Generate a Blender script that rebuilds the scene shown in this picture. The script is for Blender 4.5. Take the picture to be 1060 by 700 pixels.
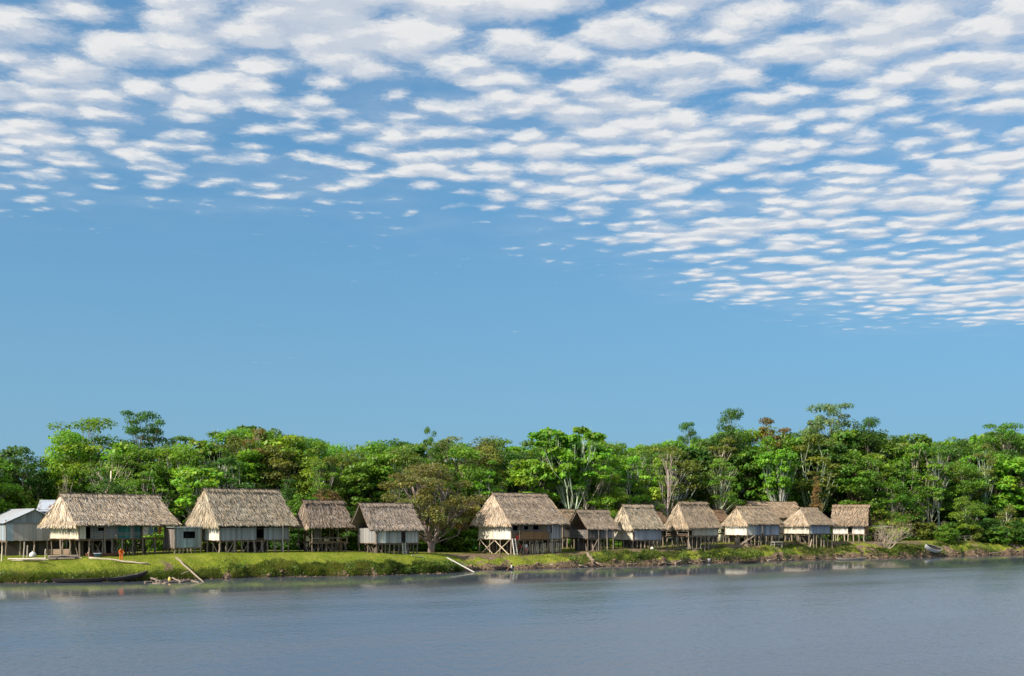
import bpy, bmesh, math, random
import numpy as np
from mathutils import Vector, Matrix

for _o in list(bpy.data.objects):
    bpy.data.objects.remove(_o)
scene = bpy.context.scene
C = scene.collection
R = math.radians
random.seed(11)
rng = np.random.default_rng(11)

# ------------------------------------------------------------------ camera
CAM_H = 6.0            # eye height above the river (deck of a boat)
FOC = 1178.0           # focal length in pixels of the 1060 px wide photograph
HOR = 538.0            # row of the horizon
cam_d = bpy.data.cameras.new('camera')
cam = bpy.data.objects.new('camera', cam_d)
C.objects.link(cam)
cam.location = (0, 0, CAM_H)
cam.rotation_euler = (R(90), 0, 0)
cam_d.sensor_width = 36.0
cam_d.lens = 36.0 * FOC / 1060.0
cam_d.shift_y = (HOR - 350.0) / 1060.0
cam_d.clip_start = 0.5
cam_d.clip_end = 6000
scene.camera = cam

# ------------------------------------------------------------------ light
SUN_AZ = (-0.77, -0.64)          # towards the sun, on the ground plane
SUN_EL = R(36)
sun_vec = Vector((SUN_AZ[0] * math.cos(SUN_EL), SUN_AZ[1] * math.cos(SUN_EL), math.sin(SUN_EL))).normalized()
sd = bpy.data.lights.new('sun', 'SUN')
sd.energy = 4.8
sd.angle = R(0.5)
sd.color = (1.0, 0.90, 0.76)
so = bpy.data.objects.new('sun', sd)
C.objects.link(so)
so.rotation_euler = sun_vec.to_track_quat('Z', 'Y').to_euler()

scene.view_settings.view_transform = 'Standard'
scene.view_settings.look = 'None'
scene.view_settings.exposure = 0.45
scene.view_settings.gamma = 1.0
scene.view_settings.use_curve_mapping = False
scene.render.engine = 'CYCLES'
scene.cycles.max_bounces = 5
scene.cycles.diffuse_bounces = 2
scene.cycles.glossy_bounces = 3
scene.cycles.transmission_bounces = 2
scene.cycles.transparent_max_bounces = 4
scene.cycles.caustics_reflective = False
scene.cycles.caustics_refractive = False
scene.cycles.use_denoising = True

# ------------------------------------------------------------------ sky
world = bpy.data.worlds.new('World')
scene.world = world
world.use_nodes = True
wt = world.node_tree
wt.nodes.clear()


class NT:
    """small helper for writing node graphs as expressions"""
    def __init__(self, tree):
        self.t = tree

    def new(self, typ, **kw):
        n = self.t.nodes.new(typ)
        for k, v in kw.items():
            setattr(n, k, v)
        return n

    def put(self, sock, v):
        if isinstance(v, bpy.types.NodeSocket):
            self.t.links.new(v, sock)
        elif v is not None:
            sock.default_value = v

    def m(self, op, a, b=None, c=None, clamp=False):
        n = self.new('ShaderNodeMath', operation=op, use_clamp=clamp)
        for i, v in enumerate((a, b, c)):
            self.put(n.inputs[i], v)
        return n.outputs[0]

    def v(self, op, a, b=None):
        n = self.new('ShaderNodeVectorMath', operation=op)
        self.put(n.inputs[0], a)
        if op == 'SCALE':
            self.put(n.inputs['Scale'], b)
        else:
            self.put(n.inputs[1], b)
        return n.outputs['Value'] if op in ('DOT_PRODUCT', 'LENGTH') else n.outputs['Vector']

    def xyz(self, x, y, z):
        n = self.new('ShaderNodeCombineXYZ')
        for i, q in enumerate((x, y, z)):
            self.put(n.inputs[i], q)
        return n.outputs[0]

    def sep(self, vec):
        n = self.new('ShaderNodeSeparateXYZ')
        self.put(n.inputs[0], vec)
        return n.outputs

    def noise(self, vec, scale, detail=4, rough=0.5, dist=0.0, color=False, lac=2.0):
        n = self.new('ShaderNodeTexNoise')
        self.put(n.inputs['Vector'], vec)
        n.inputs['Scale'].default_value = scale
        n.inputs['Detail'].default_value = detail
        n.inputs['Roughness'].default_value = rough
        n.inputs['Lacunarity'].default_value = lac
        n.inputs['Distortion'].default_value = dist
        return n.outputs['Color' if color else 'Fac']

    def ramp(self, val, a, b, c=0.0, d=1.0, smooth=True):
        n = self.new('ShaderNodeMapRange', interpolation_type='SMOOTHSTEP' if smooth else 'LINEAR')
        self.put(n.inputs['Value'], val)
        for i, q in zip((1, 2, 3, 4), (a, b, c, d)):
            self.put(n.inputs[i], q)
        return n.outputs[0]

    def mix(self, fac, a, b, blend='MIX'):
        n = self.new('ShaderNodeMix', data_type='RGBA', blend_type=blend)
        self.put(n.inputs[0], fac)
        for s, q in ((n.inputs[6], a), (n.inputs[7], b)):
            if isinstance(q, (tuple, list)) and len(q) == 3:
                q = (*q, 1)
            self.put(s, q)
        return n.outputs[2]


def build_sky():
    g = NT(wt)
    geo = g.new('ShaderNodeTexCoord')
    d = geo.outputs['Generated']
    x, y, z = g.sep(d)
    sky = g.new('ShaderNodeTexSky', sky_type='NISHITA')
    sky.sun_disc = False
    sky.sun_elevation = SUN_EL
    sky.sun_rotation = math.atan2(SUN_AZ[0], SUN_AZ[1])
    sky.altitude = 100
    sky.air_density = 1.0
    sky.dust_density = 0.25
    sky.ozone_density = 2.2
    # clear dry air: the pale horizon band is narrow, so look a few degrees above it
    zz = g.m('ADD', g.m('MULTIPLY', g.m('MAXIMUM', z, 0.0), 0.62), 0.17)
    g.put(sky.inputs[0], g.xyz(x, y, zz))
    hs = g.new('ShaderNodeHueSaturation')
    hs.inputs['Saturation'].default_value = 1.22
    hs.inputs['Value'].default_value = 1.55
    g.put(hs.inputs['Color'], g.v('MULTIPLY', sky.outputs[0], (0.86, 1.01, 1.02)))
    air = g.m('POWER', 2.718, g.m('MULTIPLY', g.m('MAXIMUM', z, 0.0), -4.2))
    skycol = g.mix(air, hs.outputs[0], (2.48, 4.42, 5.65))
    # cloud deck: a sheet of altocumulus at unit height, seen in perspective
    zc = g.m('MAXIMUM', z, 0.03)
    px = g.m('DIVIDE', x, zc)
    py = g.m('DIVIDE', y, zc)
    p = g.xyz(px, py, 0.0)
    # the far edge of the deck
    edge = g.m('ADD', g.ramp(px, -0.6, 1.9, 3.55, 5.8), 0.0)
    wob = g.m('MULTIPLY', g.m('SUBTRACT', g.noise(p, 1.1, 4, 0.6), 0.5), 1.5)
    frag = g.m('MULTIPLY', g.ramp(g.noise(p, 3.1, 5, 0.6), 0.55, 0.75), 0.55)
    inside = g.m('ADD', g.m('ADD', g.m('SUBTRACT', edge, py), wob), frag)
    cover = g.ramp(inside, -0.75, 0.75)
    # broad lanes running through the deck
    rot = g.xyz(g.m('ADD', g.m('MULTIPLY', px, 0.55), g.m('MULTIPLY', py, -0.42)),
                g.m('ADD', g.m('MULTIPLY', px, 0.9), g.m('MULTIPLY', py, 1.25)), 3.3)
    lanes = g.noise(rot, 1.15, 3, 0.5)
    warp = g.v('SCALE', g.v('SUBTRACT', g.noise(p, 5.0, 7, 0.66, color=True), (0.5, 0.5, 0.5)), 0.17)

    def dens(off):
        q = g.v('ADD', g.v('ADD', p, off), warp)
        q = g.v('MULTIPLY', q, (1.0, 1.14, 1.0))
        n1 = g.m('ADD', g.m('MULTIPLY', g.noise(q, 2.5, 3, 0.5), 0.42), g.m('MULTIPLY', g.noise(q, 7.2, 9, 0.70), 0.58))
        vo = g.new('ShaderNodeTexVoronoi', feature='SMOOTH_F1', voronoi_dimensions='2D')
        g.put(vo.inputs['Vector'], q)
        vo.inputs['Scale'].default_value = 8.0
        vo.inputs['Smoothness'].default_value = 0.7
        vo.inputs['Randomness'].default_value = 1.0
        puff = g.m('SUBTRACT', 0.62, vo.outputs['Distance'])
        s = g.m('ADD', g.m('MULTIPLY', n1, 0.72), g.m('MULTIPLY', puff, 0.34))
        s = g.m('ADD', s, g.m('MULTIPLY', g.m('SUBTRACT', lanes, 0.5), 0.40))
        s = g.m('ADD', s, g.m('MULTIPLY', g.m('SUBTRACT', cover, 1.0), 0.34))
        return s
    d0 = dens((0.0, 0.0, 0.0))
    d1 = dens((-0.018, -0.05, 0.04))
    alpha = g.ramp(d0, 0.275, 0.525)
    # thin veil between the puffs
    veil = g.m('MULTIPLY', cover, g.ramp(g.noise(p, 2.4, 6, 0.6), 0.30, 0.75, 0.0, 0.24))
    alpha = g.m('MAXIMUM', alpha, veil)
    alpha = g.m('MULTIPLY', alpha, g.ramp(z, 0.06, 0.16))
    shade = g.m('SUBTRACT', d1, d0)              # cloud standing between here and the sun
    lit = g.ramp(shade, -0.12, 0.06, 1.0, 0.0)
    thick = g.ramp(d0, 0.42, 0.66)
    lit = g.m('SUBTRACT', lit, g.m('MULTIPLY', thick, 0.22), clamp=True)
    cc = g.mix(lit, (6.1, 6.6, 7.4), (9.0, 8.9, 8.7))
    col = g.mix(g.m('MULTIPLY', alpha, 0.93), skycol, cc)
    bg = g.new('ShaderNodeBackground')
    g.put(bg.inputs['Color'], col)
    bg.inputs['Strength'].default_value = 0.073
    out = g.new('ShaderNodeOutputWorld')
    wt.links.new(bg.outputs[0], out.inputs[0])


build_sky()
world.cycles.sampling_method = 'MANUAL'
world.cycles.sample_map_resolution = 512

# ------------------------------------------------------------------ helpers
def px2w(px, Y, py=None):
    """a point of the place from a column (and row) of the photograph and its distance"""
    X = (px - 530.0) / FOC * Y
    return X if py is None else Vector((X, Y, CAM_H - (py - HOR) / FOC * Y))


def tag(o, label=None, cat=None, group=None, kind=None):
    for k, v in (('label', label), ('category', cat), ('group', group), ('kind', kind)):
        if v:
            o[k] = v
    return o


def empty(name, loc, rz=0.0, label=None, cat=None, group=None):
    o = bpy.data.objects.new(name, None)
    C.objects.link(o)
    o.empty_display_size = 0.3
    o.location = loc
    o.rotation_euler = (0, 0, rz)
    return tag(o, label, cat, group)


def mesh_np(name, V, F, mat, col=None, smooth=False):
    """mesh from numpy arrays; F is (n,3) or (n,4); col is one colour per face"""
    V = np.asarray(V, dtype=np.float32)
    F = np.asarray(F, dtype=np.int32)
    me = bpy.data.meshes.new(name)
    k = F.shape[1]
    me.vertices.add(len(V))
    me.vertices.foreach_set('co', V.ravel())
    me.loops.add(F.size)
    me.loops.foreach_set('vertex_index', F.ravel())
    me.polygons.add(len(F))
    me.polygons.foreach_set('loop_start', np.arange(0, F.size, k, dtype=np.int32))
    me.polygons.foreach_set('loop_total', np.full(len(F), k, dtype=np.int32))
    if smooth:
        me.polygons.foreach_set('use_smooth', np.ones(len(F), dtype=bool))
    me.update(calc_edges=True)
    if col is not None:
        a = me.color_attributes.new('tone', 'FLOAT_COLOR', 'CORNER')
        c = np.repeat(np.asarray(col, dtype=np.float32), k, axis=0)
        if c.shape[1] == 3:
            c = np.hstack([c, np.ones((len(c), 1), np.float32)])
        a.data.foreach_set('color', c.ravel())
    if mat:
        me.materials.append(mat)
    return me


class MB:
    """collects boxes, tubes and sheets for ONE mesh"""
    def __init__(self):
        self.v = []
        self.f = []

    def box(self, lo, hi, M=None):
        n = len(self.v)
        for z in (lo[2], hi[2]):
            for x, y in ((lo[0], lo[1]), (hi[0], lo[1]), (hi[0], hi[1]), (lo[0], hi[1])):
                p = Vector((x, y, z))
                self.v.append(M @ p if M else p)
        for q in ((0, 3, 2, 1), (4, 5, 6, 7), (0, 1, 5, 4), (1, 2, 6, 5), (2, 3, 7, 6), (3, 0, 4, 7)):
            self.f.append(tuple(n + i for i in q))

    def beam(self, a, b, w, h):
        a, b = Vector(a), Vector(b)
        d = b - a
        M = Matrix.Translation(a) @ d.to_track_quat('X', 'Z').to_matrix().to_4x4()
        self.box((0, -w / 2, -h / 2), (d.length, w / 2, h / 2), M)

    def tube(self, pts, rad, k=6, cap=True):
        pts = [Vector(p) for p in pts]
        if not hasattr(rad, '__len__'):
            rad = [rad] * len(pts)
        n = len(self.v)
        for i, p in enumerate(pts):
            d = (pts[min(i + 1, len(pts) - 1)] - pts[max(i - 1, 0)]).normalized()
            q = d.to_track_quat('Z', 'Y')
            for j in range(k):
                a = 2 * math.pi * j / k
                self.v.append(p + q @ Vector((math.cos(a) * rad[i], math.sin(a) * rad[i], 0)))
        for i in range(len(pts) - 1):
            for j in range(k):
                self.f.append((n + i * k + j, n + i * k + (j + 1) % k, n + (i + 1) * k + (j + 1) % k, n + (i + 1) * k + j))
        if cap:
            self.f.append(tuple(n + j for j in reversed(range(k))))
            m = n + (len(pts) - 1) * k
            self.f.append(tuple(m + j for j in range(k)))

    def quad(self, *p):
        n = len(self.v)
        self.v += [Vector(q) for q in p]
        self.f.append(tuple(range(n, n + len(p))))

    def mesh(self, name, mat, smooth=False):
        me = bpy.data.meshes.new(name)
        me.from_pydata([tuple(q) for q in self.v], [], self.f)
        if mat:
            me.materials.append(mat)
        if smooth:
            for p in me.polygons:
                p.use_smooth = True
        me.update()
        return me

    def build(self, name, mat, parent=None, smooth=False):
        return obj(name, self.mesh(name, mat, smooth), parent)


def obj(name, me, parent=None, loc=None, rot=None, scale=None, color=None):
    o = bpy.data.objects.new(name, me)
    C.objects.link(o)
    if parent:
        o.parent = parent
    if loc is not None:
        o.location = loc
    if rot is not None:
        if hasattr(rot, 'w'):
            o.rotation_mode = 'QUATERNION'
            o.rotation_quaternion = rot
        else:
            o.rotation_euler = rot
    if scale is not None:
        o.scale = scale
    if color is not None:
        o.color = (*color, 1.0)
    return o


# ------------------------------------------------------------------ materials
def new_mat(name):
    m = bpy.data.materials.new(name)
    m.use_nodes = True
    m.node_tree.nodes.clear()
    g = NT(m.node_tree)
    g.out = g.new('ShaderNodeOutputMaterial')
    return m, g


def principled(g, col, rough=0.8, bump=None, bump_d=0.02, spec=0.3, metallic=0.0):
    b = g.new('ShaderNodeBsdfPrincipled')
    g.put(b.inputs['Base Color'], (*col, 1) if isinstance(col, tuple) and len(col) == 3 else col)
    g.put(b.inputs['Roughness'], rough)
    b.inputs['Specular IOR Level'].default_value = spec
    b.inputs['Metallic'].default_value = metallic
    if bump is not None:
        n = g.new('ShaderNodeBump')
        n.inputs['Distance'].default_value = bump_d
        n.inputs['Strength'].default_value = 1.0
        g.put(n.inputs['Height'], bump)
        g.put(b.inputs['Normal'], n.outputs[0])
    return b


def finish(g, sh):
    g.t.links.new(sh.outputs[0], g.out.inputs[0])


def mat_tinted(name, rough=0.85, vary=0.35, stretch=(1, 1, 1), scale=6.0, attr=False, spec=0.15, rnd=0.18, bump=0.02):
    """object colour x grain noise (x per-face tone)"""
    m, g = new_mat(name)
    oi = g.new('ShaderNodeObjectInfo')
    tc = g.new('ShaderNodeTexCoord')
    vec = g.v('MULTIPLY', tc.outputs['Object'], stretch)
    vec = g.v('ADD', vec, g.xyz(g.m('MULTIPLY', oi.outputs['Random'], 37.0), 0.0, 0.0))
    n = g.noise(vec, scale, 5, 0.6)
    f = g.m('ADD', 1.0 - vary * 0.5, g.m('MULTIPLY', n, vary))
    f = g.m('MULTIPLY', f, g.m('ADD', 1 - rnd / 2, g.m('MULTIPLY', oi.outputs['Random'], rnd)))
    col = g.v('SCALE', oi.outputs['Color'], f)
    if attr:
        a = g.new('ShaderNodeAttribute', attribute_name='tone')
        col = g.v('MULTIPLY', col, a.outputs['Color'])
    finish(g, principled(g, col, rough, n, bump, spec))
    return m


M_WOOD = mat_tinted('weathered_wood', stretch=(9, 9, 1.2), scale=2.5, vary=0.7)
M_POLE = mat_tinted('round_timber', stretch=(6, 6, 1), scale=3.0, vary=0.6)
M_PAINT = mat_tinted('old_paint', scale=3.0, vary=0.35, rough=0.6, spec=0.3)
M_CLOTH = mat_tinted('cloth', scale=5.0, vary=0.2, rough=0.95, spec=0.05)
M_THATCH = mat_tinted('palm_thatch', scale=0.9, vary=0.75, attr=True, rough=0.95, spec=0.05, bump=0.03, rnd=0.06)
M_BARK = mat_tinted('bark', stretch=(2, 2, 1), scale=2.2, vary=0.7, rough=0.95)


def mat_leaf():
    m, g = new_mat('leaves')
    oi = g.new('ShaderNodeObjectInfo')
    a = g.new('ShaderNodeAttribute', attribute_name='tone')
    col = g.v('MULTIPLY', oi.outputs['Color'], a.outputs['Color'])
    b = principled(g, col, 0.48, spec=0.35)
    tr = g.new('ShaderNodeBsdfTranslucent')
    g.put(tr.inputs['Color'], g.v('MULTIPLY', col, (1.35, 1.35, 0.6)))
    mx = g.new('ShaderNodeMixShader')
    mx.inputs[0].default_value = 0.42
    g.t.links.new(b.outputs[0], mx.inputs[1])
    g.t.links.new(tr.outputs[0], mx.inputs[2])
    finish(g, mx)
    return m


M_LEAF = mat_leaf()


def mat_metal():
    m, g = new_mat('corrugated_zinc')
    oi = g.new('ShaderNodeObjectInfo')
    tc = g.new('ShaderNodeTexCoord')
    n = g.noise(g.v('MULTIPLY', tc.outputs['Object'], (1.2, 0.3, 1)), 1.6, 6, 0.65)
    col = g.mix(g.ramp(n, 0.52, 0.72), oi.outputs['Color'], (0.22, 0.13, 0.08))
    finish(g, principled(g, col, g.ramp(n, 0.3, 0.7, 0.35, 0.6), spec=0.5, metallic=0.35))
    return m


M_METAL = mat_metal()

# ------------------------------------------------------------------ the bank
T2 = np.array([0.837, 0.548]); T2 = T2 / np.linalg.norm(T2)      # along the bank, away to the right
N2 = np.array([-T2[1], T2[0]])                                  # inland
P0 = np.array([0.0, 138.0])


def uv(X, Y):
    d = np.stack([np.asarray(X, float), np.asarray(Y, float) - 138.0], -1)
    return d @ T2, d @ N2


_WU = [-400, -120, -65, -57, -52, -46.5, -40, -33.7, -25.3, -16.5, -11, -7.5, -4, 3.3, 12.6, 20.8, 27, 33.9, 46, 60.5, 72.7, 80, 88.4, 103, 140, 400]
_WV = [20, 6, 2.6, .5, -.7, -2.3, -2.6, -2.6, -4.6, -5.2, -4.4, -2.0, -.4, -.9, -.8, -1.9, -.6, .6, 1.3, 1.3, -.9, -.2, -.6, -1.2, -3, 10]
_ZU = [-400, -80, -50, -35, -20, -10, 0, 12, 20, 30, 45, 60, 75, 100, 140, 400]
_ZV = [2.2, 2.1, 2.1, 2.42, 2.25, 1.95, 1.65, 1.78, 2.12, 2.0, 2.5, 2.55, 2.5, 2.35, 2.3, 2.3]
_DU = [-400, -60, -45, -36, -32, -14, -10, -4, 8, 16, 30, 60, 75, 110, 400]
_DV = [9, 8, 7.5, 7.0, 6.6, 6.2, 6.5, 7.0, 6.0, 4.8, 4.6, 4.8, 4.8, 4, 4]
_LU = [-400, -40, -34, -12, -8, -2, 10, 24, 40, 75, 400]
_LV = [.18, .22, .45, .5, .3, .45, .5, .55, .5, .6, .6]


def vnoise(x, y, seed=0):
    """smooth value noise in 0..1"""
    x, y = np.broadcast_arrays(np.asarray(x, float), np.asarray(y, float))
    xi, yi = np.floor(x).astype(np.int64), np.floor(y).astype(np.int64)
    fx, fy = x - xi, y - yi
    fx, fy = fx * fx * (3 - 2 * fx), fy * fy * (3 - 2 * fy)

    def hsh(a, b):
        n = (a * 374761393 + b * 668265263 + seed * 974634777) & 0x7fffffff
        n = ((n ^ (n >> 13)) * 1274126177) & 0x7fffffff
        return ((n ^ (n >> 16)) & 0xffff) / 65535.0
    return (hsh(xi, yi) * (1 - fx) + hsh(xi + 1, yi) * fx) * (1 - fy) + (hsh(xi, yi + 1) * (1 - fx) + hsh(xi + 1, yi + 1) * fx) * fy


def fnoise(x, y=0.0, seed=0, oct=4):
    s, a, t = 0.0, 0.5, 0.0
    for i in range(oct):
        s = s + a * vnoise(np.asarray(x) * 2 ** i, np.asarray(y) * 2 ** i, seed + i)
        t += a
        a *= 0.55
    return s / t


def wob(u):
    return (fnoise(np.asarray(u, float) * 0.45, 3.7, 1, 4) - 0.5) * 3.0


def waterline(u):
    u = np.asarray(u, float)
    return np.interp(u, _WU, _WV) + (fnoise(u * 0.22, 0.5, 21, 5) - 0.5) * 2.6


def height(X, Y):
    u, v = uv(X, Y)
    w = v - waterline(u)
    zt = np.interp(u, _ZU, _ZV)
    D = np.interp(u, _DU, _DV) * (1 + 0.25 * wob(u * 0.7 + 9))
    lip = np.interp(u, _LU, _LV) * np.clip(1 + 0.8 * wob(u * 1.6 + 3), 0.2, 2)
    t = np.clip(w / D, 0, 1)
    rise = 1 - (1 - t) ** np.interp(u, [-38, -33, -12, -8], [1.8, 2.7, 2.7, 1.8])
    s = np.clip((w + 0.05) / 0.35, 0, 1)
    z = lip * s * s * (3 - 2 * s) + (zt - lip) * rise
    rough = np.where(u < -36, 0.35, np.where(u < -10, 0.55, 1.0))
    gul = (fnoise(u * 0.55, w * 0.35, 31, 4) - 0.5)
    z = z + np.where(w > 0, gul * rough * 1.3 * np.clip(w / 0.8, 0, 1) * np.clip((D - w) / D + 0.1, 0.1, 1), 0)
    z = np.where(w > 0.03, np.maximum(z, 0.04), z)
    z = z + np.clip(w - 40, 0, 4000) * 0.004
    under = np.maximum(w * 0.45, -3.0)
    return np.where(w < 0, under, z)


def uv2xy(u, v):
    p = P0 + np.multiply.outer(u, T2) + np.multiply.outer(v, N2)
    return p[..., 0], p[..., 1]


def ground_at(X, Y):
    return float(height(np.array(X), np.array(Y)))


def build_ground():
    us = np.concatenate([np.linspace(-3000, -140, 24), np.linspace(-130, -76, 50), np.arange(-75, 120, 0.28), np.linspace(121, 190, 50), np.linspace(200, 3000, 26)])
    ws = np.concatenate([[-60, -12, -5, -2.5, -1.2, -0.6, -0.3], np.arange(-0.1, 1.2, 0.13), np.arange(1.3, 10, 0.28), np.arange(10.5, 40, 1.5), np.linspace(42, 160, 20), [300, 700, 1500, 3000]])
    U, Wv = np.meshgrid(us, ws, indexing='ij')
    V = Wv + waterline(U)
    X, Y = uv2xy_grid(U, V)
    Z = height(X, Y)
    n, m = U.shape
    idx = np.arange(n * m).reshape(n, m)
    F = np.stack([idx[:-1, :-1], idx[1:, :-1], idx[1:, 1:], idx[:-1, 1:]], -1).reshape(-1, 4)
    me = mesh_np('ground', np.stack([X, Y, Z], -1).reshape(-1, 3), F, None, smooth=True)
    # how bare the soil is: the cut at the water, the trodden path on the right, worn patches by the houses
    w = Wv
    bare = np.clip(1.0 - np.abs(w - 0.15) / (0.55 + 0.25 * wob(U * 1.9)), 0, 1) * 1.2
    lw = np.where((U < -37), 0.75, 1.0)
    bare *= lw
    path = np.clip(1.6 - np.abs(w - np.interp(U, _DU, _DV) * 0.84) / 1.1, 0, 1) * np.clip((U + 9) / 3, 0, 1) * np.clip((86 - U) / 6, 0, 1)
    fan = np.clip(1 - np.hypot((U + 2.5) / 5.5, (w - 4.8) / 3.2), 0, 1) * 2.0
    slide = np.clip(1 - np.abs(U + 41.8 + 0.3 * np.sin(w * 2)) / 0.9, 0, 1) * np.clip(1 - w / 6.0, 0, 1) * 1.3
    house = np.clip((w - 7.5) / 1.5, 0, 1) * np.clip((26 - w) / 6, 0, 1) * 1.5 * (fnoise(U * 0.35, w * 0.35, 41) - 0.2)
    scar = np.clip((fnoise(U * 0.4, w * 0.8, 43, 4) - 0.54) * 6, 0, 1) * np.clip((5 - w) / 2, 0, 1) * np.clip((U + 10) / 4, 0, 1)
    bare = np.clip(np.maximum.reduce([bare, path, fan, slide, house, scar]), 0, 1)
    # fallen leaf litter under the forest
    forest = np.clip((w - np.interp(U, [-70, 60, 80, 100], [22, 20, 12, 6])) / 4, 0, 1)
    a = me.color_attributes.new('soil', 'FLOAT_COLOR', 'POINT')
    cc = np.stack([bare, forest, np.zeros_like(bare), np.ones_like(bare)], -1).reshape(-1, 4).astype(np.float32)
    a.data.foreach_set('color', cc.ravel())
    m_, g = new_mat('bank_soil_and_turf')
    tc = g.new('ShaderNodeTexCoord')
    P = tc.outputs['Object']
    at = g.new('ShaderNodeAttribute', attribute_name='soil')
    r, gg, _ = g.sep(at.outputs['Color'])
    n1 = g.noise(P, 0.5, 6, 0.62)
    n2 = g.noise(P, 3.2, 6, 0.7)
    turf = g.mix(g.ramp(n1, 0.35, 0.65), (0.19, 0.25, 0.018), (0.295, 0.325, 0.04))
    turf = g.mix(g.ramp(n2, 0.5, 0.75), turf, (0.13, 0.12, 0.045))
    soil = g.mix(g.ramp(n2, 0.25, 0.75), (0.09, 0.056, 0.032), (0.36, 0.265, 0.175))
    litter = g.mix(n2, (0.035, 0.045, 0.012), (0.10, 0.085, 0.04))
    k = g.ramp(g.m('ADD', r, g.m('MULTIPLY', g.m('SUBTRACT', n2, 0.5), 0.9)), 0.3, 0.62)
    col = g.mix(k, turf, soil)
    col = g.mix(gg, col, litter)
    zz = g.sep(P)[2]
    wet = g.ramp(zz, 0.02, 0.30, 0.42, 1.0)      # soaked soil right at the water
    col = g.v('SCALE', col, wet)
    finish(g, principled(g, col, 0.9, g.m('ADD', g.m('MULTIPLY', n2, 1.0), g.noise(P, 9, 5, 0.65)), 0.22, 0.15))
    me.materials.append(m_)
    o = obj('ground', me)
    o['kind'] = 'structure'
    return o


def uv2xy_grid(U, V):
    return P0[0] + U * T2[0] + V * N2[0], P0[1] + U * T2[1] + V * N2[1]


build_ground()


def build_water():
    m, g = new_mat('river_water')
    tc = g.new('ShaderNodeTexCoord')
    P = tc.outputs['Object']
    x, y, z = g.sep(P)
    # distance out from the bank; the lee of the bank lies calm, the open river is ruffled by wind
    out = g.m('MULTIPLY', g.v('DOT_PRODUCT', g.v('SUBTRACT', P, (0.0, 138.0, 0.0)), (float(N2[0]), float(N2[1]), 0.0)), -1.0)
    along = g.v('DOT_PRODUCT', P, (float(T2[0]), float(T2[1]), 0.0))
    pe = g.xyz(g.m('MULTIPLY', along, 0.05), g.m('MULTIPLY', out, 0.22), 0.0)
    e = g.m('ADD', out, g.m('MULTIPLY', g.m('SUBTRACT', g.noise(pe, 1.0, 6, 0.65), 0.5), 18.0))
    wind = g.ramp(e, 20.0, 29.0)
    cats = g.ramp(g.noise(g.xyz(g.m('MULTIPLY', along, 0.03), g.m('MULTIPLY', out, 0.10), 4.0), 1.0, 4, 0.55), 0.35, 0.65, 0.68, 1.15)
    amp = g.m('ADD', 0.26, g.m('MULTIPLY', g.m('MULTIPLY', wind, cats), 0.95))
    q = g.v('MULTIPLY', P, (1.0, 1.0, 1.0))
    h1 = g.noise(g.v('MULTIPLY', P, (1.0, 0.30, 1.0)), 3.0, 2, 0.55, 0.3)
    h2 = g.noise(g.v('MULTIPLY', P, (0.7, 1.3, 1.0)), 6.0, 4, 0.6)
    h3 = g.noise(P, 0.35, 2, 0.5)
    hgt = g.m('ADD', g.m('ADD', g.m('MULTIPLY', h1, 0.050), g.m('MULTIPLY', h2, 0.006)), g.m('MULTIPLY', h3, 0.02))
    hgt = g.m('MULTIPLY', hgt, amp)
    bp = g.new('ShaderNodeBump')
    bp.inputs['Distance'].default_value = 1.0
    bp.inputs['Strength'].default_value = 1.0
    g.put(bp.inputs['Height'], hgt)
    b = g.new('ShaderNodeBsdfPrincipled')
    b.inputs['Base Color'].default_value = (0.070, 0.087, 0.112, 1)     # silty river
    g.put(b.inputs['Roughness'], g.m('ADD', 0.06, g.m('MULTIPLY', wind, 0.02)))
    b.inputs['IOR'].default_value = 1.333
    # normals tilted towards the camera-side shore so the water mirrors higher sky
    lean = g.xyz(0.0, g.m('ADD', -0.030, g.m('MULTIPLY', g.m('MULTIPLY', wind, cats), -0.068)), 0.0)
    g.put(b.inputs['Normal'], g.v('NORMALIZE', g.v('ADD', bp.outputs[0], lean)))
    finish(g, b)
    mb = MB()
    mb.quad((-3000, -2500, 0), (3000, -2500, 0), (3000, 3000, 0), (-3000, 3000, 0))
    o = mb.build('river_water', m)
    o['kind'] = 'structure'


build_water()


# ------------------------------------------------------------------ grass and weeds on the bank
def blades(n_try, urange, wfun, hfun, cols, width, seed, lean=0.35):
    r = np.random.default_rng(seed)
    u = r.uniform(*urange, n_try)
    w = wfun(r, u)
    v = w + waterline(u)
    X, Y = uv2xy_grid(u, v)
    Z = height(X, Y)
    h = hfun(r, u, w)
    keep = (h > 0.02) & (Z > 0.02)
    X, Y, Z, h, u, w = (a[keep] for a in (X, Y, Z, h, u, w))
    n = len(X)
    az = r.uniform(0, 2 * math.pi, n)
    la = r.uniform(0, 2 * math.pi, n)
    ln = h * r.uniform(0.1, 1.0, n) * lean * 2
    wd = width * r.uniform(0.6, 1.4, n)
    A = np.stack([X - np.cos(az) * wd, Y - np.sin(az) * wd, Z - 0.03], -1)
    B = np.stack([X + np.cos(az) * wd, Y + np.sin(az) * wd, Z - 0.03], -1)
    T = np.stack([X + np.cos(la) * ln, Y + np.sin(la) * ln, Z + h], -1)
    V = np.stack([A, B, T], 1).reshape(-1, 3)
    F = np.arange(n * 3).reshape(-1, 3)
    cols = np.asarray(cols, float)
    patch = np.clip((fnoise(u * 0.3, w * 0.3, seed, 4) - 0.5) * 2.2 + 0.5, 0, 1)
    fine = (fnoise(u * 1.4, w * 1.4, seed + 9, 3) - 0.5) * 1.1
    k = np.clip(patch + fine + r.normal(0, 0.25, n), 0, 0.999)
    c = cols[(k * len(cols)).astype(int)] * r.uniform(0.75, 1.25, (n, 1))
    return V, F, c


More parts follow.
